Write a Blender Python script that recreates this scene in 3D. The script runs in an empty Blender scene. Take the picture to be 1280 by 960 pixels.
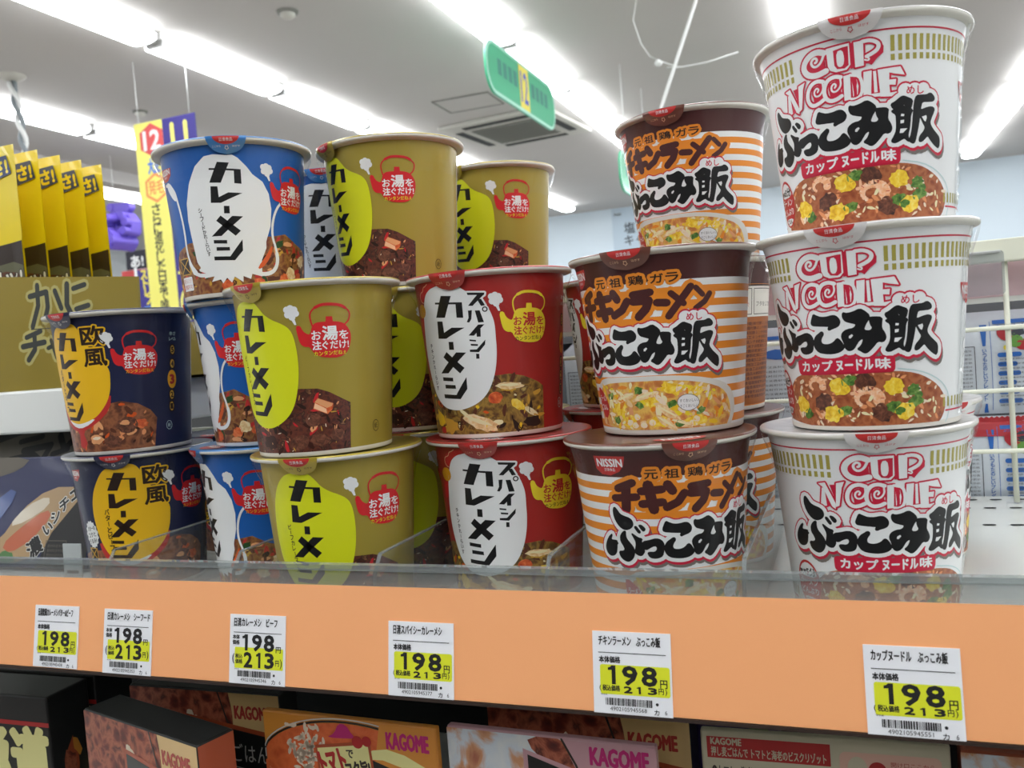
import bpy, bmesh, math, random
import numpy as np
from mathutils import Vector, Matrix
from mathutils.geometry import tessellate_polygon

S = bpy.context.scene
C = S.collection
random.seed(7)
PI = math.pi

# ---------------------------------------------------------------- camera, world, exposure
ZO = 1.054                      # height of the fitted shelf frame above the shop floor
CAMP = (0.1460, -0.3665, 0.1368 + ZO)
YAW, PITCH, ROLL, FPX = -0.3647, -0.0449, -0.0783, 1090.18
cam_d = bpy.data.cameras.new('camera')
cam = bpy.data.objects.new('camera', cam_d); C.objects.link(cam)
_f = Vector((math.sin(YAW)*math.cos(PITCH), math.cos(YAW)*math.cos(PITCH), math.sin(PITCH)))
_r0 = Vector((math.cos(YAW), -math.sin(YAW), 0)); _u0 = _r0.cross(_f)
_r = _r0*math.cos(ROLL) + _u0*math.sin(ROLL); _u = -_r0*math.sin(ROLL) + _u0*math.cos(ROLL)
cam.matrix_world = Matrix(((_r.x, _u.x, -_f.x, CAMP[0]), (_r.y, _u.y, -_f.y, CAMP[1]), (_r.z, _u.z, -_f.z, CAMP[2]), (0, 0, 0, 1)))
cam_d.sensor_width = 36.0; cam_d.sensor_fit = 'HORIZONTAL'; cam_d.lens = 36.0*FPX/1280
cam_d.clip_start = 0.01; cam_d.clip_end = 100
cam_d.dof.use_dof = True; cam_d.dof.focus_distance = 0.47; cam_d.dof.aperture_fstop = 20
S.camera = cam

w = bpy.data.worlds.new('world'); S.world = w; w.use_nodes = True
w.node_tree.nodes['Background'].inputs[0].default_value = (0.9, 0.95, 1, 1)
w.node_tree.nodes['Background'].inputs[1].default_value = 0.15
S.view_settings.view_transform = 'Standard'; S.view_settings.look = 'None'
S.view_settings.gamma = 1.0; S.view_settings.use_curve_mapping = False
S.view_settings.exposure = 1.2
TUBE_POWER = 6.0
S.cycles.max_bounces = 8; S.cycles.diffuse_bounces = 4; S.cycles.transparent_max_bounces = 16
S.cycles.caustics_reflective = False; S.cycles.caustics_refractive = False
S.cycles.sample_clamp_indirect = 4.0

# ---------------------------------------------------------------- materials
def lin(c):
    return tuple((v/255/12.92 if v <= 10.3 else ((v/255+0.055)/1.055)**2.4) for v in c)
MATS = {}
def mat(name, rgb, rough=0.5, coat=0.0, metal=0.0, emit=0.0, spec=0.5):
    if name in MATS: return MATS[name]
    m = bpy.data.materials.new(name); m.use_nodes = True
    b = m.node_tree.nodes['Principled BSDF']
    b.inputs['Base Color'].default_value = (*lin(rgb), 1)
    b.inputs['Roughness'].default_value = rough; b.inputs['Metallic'].default_value = metal
    b.inputs['Specular IOR Level'].default_value = spec
    if coat:
        b.inputs['Coat Weight'].default_value = coat; b.inputs['Coat Roughness'].default_value = 0.08
    if emit:
        b.inputs['Emission Color'].default_value = (*lin(rgb), 1); b.inputs['Emission Strength'].default_value = emit
    MATS[name] = m
    return m
def nodes(m): return m.node_tree.nodes, m.node_tree.links, m.node_tree.nodes['Principled BSDF']
def wrinkle(m, scale, strength, dist=0.001, coat_only=True, stretch=(1, 1, 1)):
    n, l, b = nodes(m)
    tc = n.new('ShaderNodeTexCoord'); mp = n.new('ShaderNodeMapping'); mp.inputs['Scale'].default_value = stretch
    no = n.new('ShaderNodeTexNoise'); no.inputs['Scale'].default_value = scale; no.inputs['Detail'].default_value = 3; no.inputs['Distortion'].default_value = 0.6
    bu = n.new('ShaderNodeBump'); bu.inputs['Strength'].default_value = strength; bu.inputs['Distance'].default_value = dist
    l.new(tc.outputs['Object'], mp.inputs['Vector']); l.new(mp.outputs[0], no.inputs['Vector']); l.new(no.outputs[0], bu.inputs['Height'])
    l.new(bu.outputs[0], b.inputs['Coat Normal'])
    if not coat_only: l.new(bu.outputs[0], b.inputs['Normal'])
def mottled(name, stops, scale, rough=0.45, coat=0.32, detail=6, voro=0.5):
    """printed food picture: noise and cells through a colour ramp"""
    if name in MATS: return MATS[name]
    m = mat(name, (128, 128, 128), rough, coat); n, l, b = nodes(m)
    tc = n.new('ShaderNodeTexCoord')
    no = n.new('ShaderNodeTexNoise'); no.inputs['Scale'].default_value = scale; no.inputs['Detail'].default_value = detail; no.inputs['Roughness'].default_value = 0.62; no.inputs['Distortion'].default_value = 0.9
    vo = n.new('ShaderNodeTexVoronoi'); vo.inputs['Scale'].default_value = scale*1.7
    mx = n.new('ShaderNodeMix'); mx.data_type = 'FLOAT'; mx.inputs[0].default_value = voro*0.6
    rp = n.new('ShaderNodeValToRGB'); cr = rp.color_ramp
    l.new(tc.outputs['Object'], no.inputs['Vector']); l.new(tc.outputs['Object'], vo.inputs['Vector'])
    l.new(no.outputs[0], mx.inputs[2]); l.new(vo.outputs['Distance'], mx.inputs[3]); l.new(mx.outputs[0], rp.inputs[0])
    while len(cr.elements) < len(stops): cr.elements.new(0.5)
    for e, (p, c) in zip(cr.elements, stops): e.position = p; e.color = (*lin(c), 1)
    l.new(rp.outputs[0], b.inputs['Base Color'])
    if coat: wrinkle(m, 60, 0.12)
    return m
def clear(name, tint, gloss=1.0, haze=0.0, hazecol=(220, 225, 225), rough=0.05):
    """thin clear plastic: see-through with a Fresnel sheen and a little haze"""
    if name in MATS: return MATS[name]
    m = bpy.data.materials.new(name); m.use_nodes = True; n, l = m.node_tree.nodes, m.node_tree.links
    n.clear(); out = n.new('ShaderNodeOutputMaterial')
    tr = n.new('ShaderNodeBsdfTransparent'); tr.inputs[0].default_value = (*lin(tint), 1)
    gl = n.new('ShaderNodeBsdfGlossy'); gl.inputs['Roughness'].default_value = rough
    fr = n.new('ShaderNodeLayerWeight'); fr.inputs[0].default_value = 0.5
    pw = n.new('ShaderNodeMath'); pw.operation = 'POWER'; pw.inputs[1].default_value = 4.0; l.new(fr.outputs['Facing'], pw.inputs[0])
    mu = n.new('ShaderNodeMath'); mu.operation = 'MULTIPLY_ADD'; mu.inputs[1].default_value = 0.55*gloss; mu.inputs[2].default_value = 0.04*gloss
    mx = n.new('ShaderNodeMixShader'); l.new(pw.outputs[0], mu.inputs[0]); l.new(mu.outputs[0], mx.inputs[0])
    l.new(tr.outputs[0], mx.inputs[1]); l.new(gl.outputs[0], mx.inputs[2])
    if haze:
        df = n.new('ShaderNodeBsdfDiffuse'); df.inputs[0].default_value = (*lin(hazecol), 1)
        m2 = n.new('ShaderNodeMixShader'); m2.inputs[0].default_value = haze
        l.new(mx.outputs[0], m2.inputs[1]); l.new(df.outputs[0], m2.inputs[2]); l.new(m2.outputs[0], out.inputs[0])
    else: l.new(mx.outputs[0], out.inputs[0])
    MATS[name] = m
    return m
PRINT = {   # inks on the cups: name -> sRGB
 'white': (232, 234, 234), 'paper': (226, 222, 212), 'black': (20, 20, 22), 'red': (196, 28, 42), 'kred': (206, 34, 40), 'cnred': (198, 32, 62),
 'lime': (214, 220, 28), 'gold': (166, 148, 60), 'goldbar': (168, 158, 72), 'blue': (24, 92, 172), 'crimson': (168, 42, 38), 'navy': (28, 34, 66), 'amber': (234, 184, 30),
 'orange': (232, 140, 42), 'brown': (74, 36, 36), 'yellow': (236, 214, 50), 'umber': (44, 28, 22), 'grey': (118, 112, 106), 'green': (96, 140, 40), 'dkgreen': (38, 74, 34), 'egg': (238, 196, 40),
 'shrimp': (226, 150, 100), 'shrimp2': (240, 190, 150), 'meat': (92, 50, 34), 'rice': (236, 218, 192), 'chick': (232, 200, 150), 'cream': (236, 226, 180), 'tofu': (226, 160, 110), 'carrot': (214, 90, 34), 'beef': (58, 28, 20), 'beak': (222, 158, 34), 'pale': (190, 214, 214), 'combred': (196, 38, 44), 'seal': (190, 50, 48), 'bowl': (218, 216, 208), 'panel': (166, 96, 44), 'ochre': (206, 160, 60)}
def ink(n):
    if 'ink_'+n in MATS: return MATS['ink_'+n]
    m = mat('ink_'+n, PRINT[n], 0.45, 0.32, 0.25 if n == 'gold' else 0.0, spec=0.3)
    wrinkle(m, 45, 0.22, 0.001)
    return m
for nm, st, sc in [('food_gold', [(0.2, (22, 10, 8)), (0.4, (70, 28, 20)), (0.5, (104, 48, 30)), (0.6, (44, 16, 12)), (0.76, (170, 120, 78)), (0.9, (90, 36, 24))], 170),
                   ('food_red', [(0.2, (46, 30, 16)), (0.4, (98, 70, 32)), (0.52, (158, 124, 52)), (0.62, (88, 54, 26)), (0.78, (204, 180, 100)), (0.9, (130, 96, 36))], 120),
                   ('food_navy', [(0.2, (48, 22, 16)), (0.42, (96, 50, 32)), (0.55, (150, 92, 58)), (0.7, (84, 44, 30)), (0.85, (200, 140, 100))], 110),
                   ('food_blue', [(0.2, (56, 24, 16)), (0.4, (108, 52, 28)), (0.53, (156, 106, 52)), (0.65, (104, 36, 24)), (0.85, (200, 168, 100))], 120),
                   ('soup_cn', [(0.2, (110, 48, 24)), (0.38, (150, 74, 38)), (0.52, (178, 104, 62)), (0.66, (134, 62, 32)), (0.88, (226, 196, 164))], 150),
                   ('soup_k', [(0.2, (170, 90, 40)), (0.42, (206, 130, 66)), (0.55, (232, 190, 90)), (0.68, (214, 150, 90)), (0.85, (240, 220, 160))], 140)]:
    mottled(nm, st, sc)
for nm, st, sc in [('pic_shrimp', [(0.3, (226, 134, 84)), (0.48, (244, 180, 132)), (0.68, (250, 224, 196))], 220), ('pic_egg', [(0.3, (214, 160, 24)), (0.5, (244, 206, 50)), (0.75, (250, 236, 130))], 320),
                   ('pic_meat', [(0.3, (50, 26, 18)), (0.5, (98, 54, 38)), (0.75, (150, 96, 70))], 350), ('pic_onion', [(0.3, (30, 66, 26)), (0.5, (80, 124, 44)), (0.75, (176, 200, 110))], 300),
                   ('pic_chicken', [(0.3, (206, 150, 90)), (0.5, (236, 206, 150)), (0.75, (246, 236, 206))], 260), ('pic_carrot', [(0.3, (176, 56, 24)), (0.5, (216, 96, 44)), (0.75, (240, 150, 90))], 260)]:
    mottled(nm, st, sc, detail=4, voro=0.2)

# outlines of the printed artwork, millimetres round and up the cup wall
ART = {"karemeshi":[[[-7.3,78.7],[-1.0,78.0],[-6.4,66.8],[-12.8,67.3]],[[-12.1,75.5],[4.9,74.1],[4.7,73.0],[-12.3,74.5]],[[1.2,74.4],[4.9,74.1],[4.7,65.8],[0.9,66.2]],[[-12.4,65.2],[-8.5,64.9],[-8.4,58.7],[-2.9,61.1],[4.8,60.5],[-7.5,55.4],[-13.3,55.8]],[[-6.1,53.6],[-3.0,53.4],[-3.2,49.1],[-6.4,49.3]],[[-8.6,48.2],[2.1,38.9],[-1.1,36.1],[-11.5,45.4]],[[-2.0,47.6],[4.1,47.1],[-9.3,36.5],[-15.3,36.6]],[[-14.4,34.5],[-6.4,33.9],[-6.5,31.9],[-14.5,32.5]],[[-13.2,30.3],[-5.3,29.8],[-5.2,27.8],[-13.4,28.2]],[[-15.4,25.0],[-5.5,24.4],[2.6,33.9],[2.3,27.4],[-2.9,22.0],[-15.5,22.8]]],"spicy":[[[8.0,78.9],[17.0,78.1],[16.7,76.9],[8.3,77.6]],[[13.1,77.2],[16.7,77.2],[10.4,71.7],[8.0,71.9]],[[12.9,75.0],[15.0,75.0],[16.8,71.4],[14.7,71.3]],[[7.7,69.4],[9.8,69.4],[9.0,64.7],[7.7,63.0],[6.4,63.3],[7.6,65.6]],[[11.3,69.1],[13.8,69.0],[15.5,62.6],[12.5,62.6]],[[12.3,61.5],[15.6,61.4],[9.5,55.8],[6.6,56.1]],[[11.0,59.0],[13.4,59.2],[13.1,55.0],[11.0,55.1]],[[6.8,54.0],[10.4,53.4],[10.3,52.6],[6.8,53.1]],[[7.2,51.6],[11.2,51.1],[11.1,50.2],[7.3,50.6]],[[6.4,48.5],[10.3,48.4],[15.4,53.2],[15.0,50.6],[11.3,46.8],[6.4,47.3]],[[9.7,46.1],[11.4,45.9],[11.3,43.3],[9.5,43.4]]],"spicy_ring":[[16.5,69.4]],"blob_red":[[-3.2,84.3],[-9.7,85.8],[-10.7,84.0],[-15.4,83.0],[-19.7,80.4],[-22.3,76.4],[-25.5,69.0],[-27.1,62.1],[-30.1,56.8],[-33.5,49.0],[-34.2,41.1],[-31.7,34.0],[-27.4,28.5],[-25.8,23.4],[-17.3,17.8],[-9.4,15.9],[-1.9,16.0],[7.6,18.9],[14.1,24.0],[18.2,31.9],[20.2,39.3],[21.1,47.3],[21.0,53.7],[21.0,61.5],[19.9,66.0],[18.2,70.5],[13.1,77.5],[7.6,79.5],[5.5,81.2],[2.1,84.1]],"beak":[[-26.0,76.6],[-22.1,74.5],[-22.4,71.1],[-24.3,68.5],[-29.2,67.8],[-33.0,75.7]],"k_body":[[31.6,66.6],[33.2,68.4],[37.1,68.6],[43.8,68.5],[47.5,67.3],[50.0,64.2],[51.0,60.4],[49.7,54.5],[47.6,51.6],[44.1,49.9],[37.9,50.1],
[33.0,51.4],[30.8,53.8],[29.8,56.3],[26.9,56.5],[25.1,58.3],[24.3,62.0],[23.7,67.2],[25.9,67.6],[27.1,64.4],[29.1,62.8],[30.4,62.7]],"k_knob":[[38.6,71.2],[41.7,71.1],[41.9,68.4],[38.3,68.6]],"k_thin":[[31.9,66.6],[31.0,70.3],[31.2,73.6],[33.6,76.0]],"k_fat":[[33.8,76.0],[36.7,77.3],[40.7,77.4],[45.9,76.7],[48.3,75.2]],"k_thin2":[[48.6,75.1],[50.8,72.8],[50.1,68.7],[47.5,66.5]],"k_cloud":[[20.3,75.8],[22.1,76.4],[23.8,75.6],[24.4,73.7],[22.5,72.0],[20.5,73.3],[22.1,74.5]],"k_tail":[[21.7,71.4],[23.3,67.9],[24.3,68.0],[23.6,71.2]],"food_gold":[[20.0,35.4],[31.0,34.8],[37.0,32.5],[43.3,28.8],[48.1,26.2],[46.8,2.6]],"food_red":[[19.6,33.6],[27.3,34.1],[35.3,32.3],[44.3,28.5],[48.3,25.9]],"food_navy":[[21.3,31.9],[30.7,33.4],[41.0,30.9],[48.6,26.1],[52.5,20.8]],"food_blue":[[22.3,34.0],[31.7,35.6],[41.2,30.6],[56.7,24.2]],"tofu":[[28.8,28.0],[30.5,29.9],[38.5,26.6],[37.9,23.5],[35.1,21.2],[27.7,24.5]],"dark":[[12.0,7.7],[15.0,10.7],[23.2,11.8],[23.7,6.0],[18.7,3.1],[12.7,4.0]],"dark2":[[21.9,19.7],[25.6,23.1],[31.8,21.0],[30.8,15.9],[24.7,14.8]],"blob_b3":[[-0.9,80.8],[-8.1,81.6],[-13.0,80.9],[-19.0,75.9],[-24.4,66.7],[-28.2,55.7],[-29.2,45.6],[-28.5,36.8],[-27.2,26.4],[-25.7,18.9]],"blob_b3r":[[4.9,79.2],[9.2,74.3],[12.3,69.8],[17.8,65.7],[21.2,58.9],[22.4,50.2],[21.3,39.9],[18.0,31.0],[13.4,22.9],[8.3,16.5]],"blob_g2bot":[[-19.1,19.4],[-8.4,15.9],[0.8,15.4],[10.1,19.3],[15.9,25.3],[19.3,34.4],[21.1,44.6],[21.2,54.9],[20.1,63.1],[18.0,66.9],[14.1,69.5],[10.0,71.3],[5.7,74.4],[3.7,77.3]],"sq_l_arm":[[-48.0,69.4],[-41.9,68.5],[-37.6,64.5],[-36.2,58.4],[-34.6,49.3],[-34.0,38.9],[-34.9,28.7],[-33.2,21.1],[-28.6,15.5]],"sq_fringe":[[-28.8,19.2],[-26.3,16.0],[-20.8,14.0],[-23.1,11.5],[-15.7,12.1],[-18.0,9.0],[-11.8,10.0],[-10.5,7.6],[-7.7,10.7],[-4.9,7.6],[-2.9,11.1],[2.1,7.6],[2.4,11.1],
[6.9,9.2],[7.9,12.1],[14.1,10.4]],"sq_r_arm":[[29.6,54.4],[25.8,50.4],[22.8,42.9],[22.0,34.0],[24.5,26.7],[25.4,19.3],[22.9,14.0],[18.4,11.8],[12.6,11.9],[10.4,13.5]],"sq_holes":[[21.2,29.6],[20.3,23.7],[16.3,17.8],[12.0,14.6],[10.5,15.7],[16.6,22.9]],"bukkomi":[[[-31.7,59.4],[-30.9,58.8],[-29.3,56.2],[-27.5,55.3],[-24.2,54.3],[-23.1,52.3],[-23.6,50.4],[-25.6,49.0],[-28.0,48.8],[-30.2,50.3],[-31.9,52.9],[-32.7,56.1],[-32.4,58.6]],[[-34.9,46.0],[-36.6,42.8],[-32.7,42.9],[-33.0,42.3],[-32.2,41.7],[-33.0,41.2],[-33.3,39.3],[-34.0,36.7],[-36.1,35.2],[-38.4,35.1],[-40.1,36.6],[-40.3,39.1],[-38.8,42.3],[-36.6,44.9]],[[-27.3,48.2],[-29.0,47.2],[-30.4,45.2],[-30.5,42.7],[-29.2,40.7],[-28.6,39.0],[-29.6,37.8],[-32.2,37.7],[-31.7,35.2],[-30.2,33.7],[-27.8,33.0],[-25.7,34.1],[-24.3,36.1],[-23.8,38.6],[-24.5,40.7],[-26.1,42.6],[-27.3,44.2],[-27.6,46.0]],[[-24.4,47.1],[-23.2,44.8],[-22.4,42.4],[-23.1,39.4],[-23.7,37.9],[-22.4,36.7],[-20.6,36.3],[-19.5,37.4],[-18.8,38.9],[-19.7,41.3],[-20.1,43.4],[-19.4,44.5],[-21.4,45.0],[-23.1,46.2]],[[-22.6,50.2],[-21.8,50.6],[-21.0,49.3],[-19.9,48.0],[-20.5,47.2],[-21.4,48.2]],[[-20.4,51.1],[-19.4,51.2],[-18.2,50.2],[-17.6,49.2],[-18.4,48.3],[-19.3,49.1],[-19.8,50.1]],[[-19.2,43.1],[-16.2,43.7],[-12.9,44.7],[-10.5,43.8],[-9.5,41.7],[-9.9,38.9],[-10.5,36.4],[-12.4,35.4],[-15.0,35.2],[-16.6,35.9],[-17.4,37.6],[-16.4,38.1],[-14.1,37.9],[-12.7,39.1],[-12.7,40.8],[-13.8,41.4],[-15.8,40.6],[-17.6,39.4],[-18.6,39.6],[-19.4,41.7]],[[-8.0,52.9],[-6.9,52.2],[-4.6,51.2],[-1.7,51.2],[0.1,51.7],[1.9,51.5],[3.3,49.7],[3.3,48.0],[2.3,46.7],[-0.1,46.0],[-1.6,45.3],[-1.8,46.4],[-0.7,47.1],[-3.6,47.4],[-6.6,47.7],[-9.0,48.0],[-9.6,49.0],[-8.8,51.1]],[[-4.9,45.0],[-4.1,43.9],[-5.4,42.2],[-5.9,40.4],[-5.0,39.1],[-2.3,38.8],[0.2,39.8],[1.6,41.5],[2.7,40.8],[4.1,38.3],[4.3,37.1],
[2.5,35.6],[-0.6,34.9],[-4.3,35.1],[-7.3,35.8],[-9.0,37.9],[-9.4,40.3],[-8.1,42.8],[-6.5,43.9]],[[4.9,52.7],[6.3,52.0],[9.1,52.5],[11.6,53.7],[13.4,52.5],[15.1,50.6],[14.7,48.9],[13.4,47.0],[12.4,44.3],[15.0,43.7],[16.4,45.0],[15.4,46.8],[15.1,49.6],[16.7,49.7],[19.9,49.3],[19.6,47.0],[19.4,44.6],[20.7,42.4],[21.1,40.3],[20.0,38.7],[17.8,39.3],[16.1,37.1],[14.0,34.9],[12.6,34.3],[11.0,35.5],[9.7,36.3],[11.3,37.5],[12.4,39.9],[12.0,40.9],[10.4,40.0],[9.4,38.4],[8.1,36.4],[6.2,35.7],[4.7,37.2],[4.6,39.3],[3.6,41.8],[4.1,43.8],[6.1,45.1],[8.9,45.3],[10.2,47.3],[7.7,48.1],[5.6,48.9],[4.7,50.7]],[[20.8,53.8],[22.6,53.0],[24.7,52.0],[24.4,49.8],[23.8,48.4],[22.5,49.1],[21.0,50.7],[20.0,49.6],[18.1,48.4],[16.6,48.9],[15.8,50.8],[17.5,51.5],[19.3,53.0]],[[19.2,49.4],[20.5,49.9],[21.5,49.2],[22.5,48.6],[24.9,47.8],[23.8,45.9],[23.5,42.6],[23.2,39.8],[22.6,38.1],[22.6,36.1],[23.6,34.6],[22.5,34.7],[21.2,36.2],[19.6,35.5],[17.7,34.5],[16.4,34.5],[15.6,35.2],[17.0,37.4],[17.9,39.6],[18.0,43.6],[17.8,46.4],[16.3,47.4],[16.1,48.0]],[[25.8,51.7],[26.6,53.6],[28.5,53.7],[31.3,53.7],[33.1,54.7],[34.8,53.5],[35.3,52.1],[34.4,51.3],[31.9,51.2],[29.1,51.1],[28.5,49.5],[28.2,47.3],[31.4,48.4],[33.8,48.8],[35.4,48.1],[34.7,46.2],[33.5,44.0],[32.9,41.8],[34.5,39.4],[36.5,37.6],[38.7,35.7],[38.4,31.2],[36.0,32.5],[33.6,34.7],[32.0,36.8],[30.8,35.8],[29.0,34.2],[27.6,34.3],[28.1,36.5],[30.2,38.6],[30.8,40.3],[29.6,42.1],[28.5,44.4],[27.9,45.0],[27.3,41.1],[26.4,37.2],[25.6,33.9],[24.4,33.7],[23.1,34.9],[24.2,37.4],[24.8,41.3],[25.2,46.4],[25.5,49.7]]],"bukkomi_w":[[[6.7,42.3],[7.9,43.0],[8.4,42.4],[7.3,41.1],[6.5,41.3]],[[19.9,46.4],[21.2,46.2],[21.0,45.3],[19.7,45.4]],[[19.5,43.7],[21.1,43.8],[20.9,42.5],[19.5,42.3]],[[19.4,40.1],[22.4,40.1],[20.5,38.3],[19.1,38.3]],[[29.0,44.7],[31.1,45.3],[31.4,44.2],
[30.8,42.5],[29.9,43.2]]],"cn_w":[[[-2.4,78.9],[6.4,79.1],[6.5,70.0],[5.0,68.2],[0.8,68.1],[-1.4,69.3],[-2.2,71.4]],[[8.1,79.0],[11.6,79.0],[11.4,68.6],[8.2,68.4]],[[-24.2,66.3],[-21.1,66.9],[-17.2,57.3],[-17.4,54.7],[-18.9,55.8],[-22.3,64.7]],[[-22.7,64.4],[-21.5,64.2],[-21.1,56.0],[-24.1,55.3]],[[-16.3,66.8],[-12.9,67.6],[-14.1,64.8],[-15.7,56.4],[-17.3,55.6]],[[3.5,65.8],[6.1,66.0],[5.8,55.4],[3.2,55.2]],[[6.6,64.2],[8.4,63.4],[9.0,60.3],[8.5,57.0],[6.7,56.4]],[[11.1,65.9],[14.2,66.0],[13.6,56.2],[18.1,56.2],[18.4,54.7],[10.6,54.8]],[[14.7,65.6],[15.8,65.6],[16.1,56.6],[14.8,56.6]],[[16.4,65.9],[25.2,66.3],[26.9,62.7],[23.0,63.5],[20.8,64.2],[20.7,61.2],[23.4,61.2],[23.1,58.8],[20.7,59.1],[20.9,55.7],[24.3,56.1],[25.5,57.5],[26.2,53.7],[17.1,54.5]]],"cn_s":[[[[-3.3,77.5],[-6.0,78.8],[-9.3,78.1],[-12.1,75.6],[-12.7,72.5],[-10.7,69.7],[-7.1,68.7],[-3.1,69.7]],36],[[[-3.6,76.5],[-4.8,73.8],[-6.9,72.4],[-8.6,73.2],[-9.1,75.1],[-7.7,76.6],[-6.4,76.0],[-6.5,74.7],[-7.3,74.4]],15],[[[11.5,78.0],[14.8,78.0],[17.7,76.1],[17.0,73.8],[14.8,72.3],[12.7,71.2],[12.0,69.6],[13.6,69.4]],22],[[[-4.7,65.5],[-7.2,66.5],[-10.3,65.5],[-12.2,62.1],[-12.2,58.3],[-10.2,56.1],[-7.2,56.6],[-5.1,57.8]],24],[[[-5.0,65.0],[-4.9,62.2],[-6.7,59.8],[-8.8,60.0],[-9.1,62.2],[-7.7,63.6],[-6.8,62.6],[-7.5,61.7]],11],[[[2.5,65.6],[0.0,66.5],[-3.0,65.6],[-4.7,62.4],[-4.6,58.6],[-2.7,56.3],[0.2,56.5],[2.3,57.6]],24],[[[2.2,64.9],[2.4,62.2],[0.6,59.9],[-1.4,60.1],[-1.7,62.3],[-0.4,63.7],[0.5,62.6],[-0.2,61.7]],11]],"cn_r":[[[0.3,77.4],[3.9,77.9],[6.0,78.0],[5.8,70.0],[4.2,68.9],[1.4,69.3],[0.4,71.0]],[[6.4,78.9],[8.1,78.8],[8.1,68.4],[6.4,68.2]],[[17.7,77.4],[19.0,75.6],[18.8,72.9],[16.4,70.8],[14.3,68.3],[13.0,69.3],[17.0,73.4]],[[6.1,65.6],[9.6,64.7],[10.5,60.9],[10.1,56.8],[8.2,55.1],[5.8,55.4]],[[-10.0,75.9],
[-5.5,77.3],[-3.3,76.5],[-3.1,70.4],[-7.0,69.8],[-10.3,71.8],[-11.0,73.9]],[[-19.2,65.9],[-16.4,66.1],[-17.1,58.4]],[[-20.8,60.2],[-18.3,55.9],[-21.3,55.6]],[[-10.0,63.6],[-5.6,65.0],[-4.9,58.1],[-9.5,57.4]],[[-2.8,63.6],[1.5,64.8],[2.4,58.0],[-2.3,57.4]]],"cn_u":[[1.5,76.7],[3.9,77.0],[4.4,72.8],[3.8,70.2],[2.2,69.8],[1.3,71.3]],"cn_soup":[[-41.1,1.2],[-34.5,14.8],[-30.6,23.5],[-25.5,25.8],[-16.6,26.4],[-3.2,26.9],[8.1,26.7],[20.3,25.7],[28.1,24.3],[33.9,21.7],[39.7,17.9],[43.8,12.9],[44.8,8.8],[43.1,4.3],[40.8,1.8]],"cn_bowl":[[20.4,26.7],[29.5,25.2],[37.1,22.1],[43.0,18.3],[46.8,13.3],[47.9,8.5],[46.5,3.3],[44.9,1.3]],"cn_egg":[[-4.6,19.7],[18.6,19.0],[23.2,7.4],[-8.8,5.1],[-26.7,11.6]],"cn_shrimp":[[-16.3,20.9],[7.4,14.3]],"cn_meat":[[-13.3,13.0],[13.2,5.0],[6.6,22.0]],"cn_onion":[[-0.3,22.6],[27.1,17.0],[18.6,10.4],[-23.1,7.5],[28.1,11.7],[-2.9,9.2]],"chikin":[[[[-31.9,68.9],[-24.8,71.8]],42],[[[-34.0,64.2],[-23.4,65.0]],40],[[[-28.0,69.1],[-28.9,59.1]],50],[[[-21.2,67.7],[-12.0,68.4]],42],[[[-21.1,61.6],[-12.0,62.3]],42],[[[-17.9,70.6],[-16.1,58.9]],52],[[[-9.5,70.6],[-7.5,67.4]],45],[[[-10.3,59.7],[-5.4,62.0],[-2.4,66.1]],42],[[[0.6,68.8],[8.7,69.4]],40],[[[0.4,65.7],[7.8,65.6],[6.3,61.7],[2.5,58.1]],44],[[[11.4,64.2],[15.8,63.8]],40]],"chikin2":[[[[26.8,70.7],[23.0,65.8],[16.3,57.3]],34],[[[17.8,68.1],[23.3,62.9]],30],[[[29.1,70.0],[32.3,66.5]],26],[[[28.8,60.1],[33.2,63.1],[35.8,66.8]],28]],"k_bowl":[[-27.9,28.7],[-8.6,29.2],[13.2,29.1],[26.8,27.8],[39.0,25.4],[47.6,22.0],[52.6,16.1],[53.7,9.1],[50.6,2.6]],"k_soup":[[-29.5,25.1],[-9.0,26.8],[13.1,26.8],[26.7,25.4],[39.0,22.4],[45.6,18.8],[49.0,13.0],[49.8,7.5],[47.0,2.6]],"k_balloon":[[17.4,15.7],[19.4,18.6],[23.6,19.5],[27.9,18.0],[29.6,14.8],[27.7,12.3],[23.2,10.8],[19.0,12.6]],"k_btail":[[25.4,11.8],[29.1,10.1],
[27.3,12.6]],"k_chickn":[[-10.5,18.9],[1.1,19.3],[13.2,10.6],[18.6,5.5],[11.4,5.9]],"k_egg":[[16.2,22.6],[-15.6,13.3],[5.2,16.4],[26.5,20.4],[-8.8,2.9],[8.2,3.3],[27.4,3.5]],"k_onion":[[-2.0,22.5],[-1.8,14.9],[14.9,14.9],[-18.1,7.6],[18.5,4.2],[-20.9,19.6],[29.9,10.7]],"k_rice":[[-4.3,9.1],[-9.1,6.4],[-0.8,4.9],[4.0,6.2],[-5.9,3.9],[27.5,6.9]],"nissin_k":[[-43.0,84.4],[-26.9,84.5],[-27.9,80.1],[-30.3,77.0],[-34.8,75.1],[-39.5,75.5],[-42.5,78.1]]}

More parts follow.
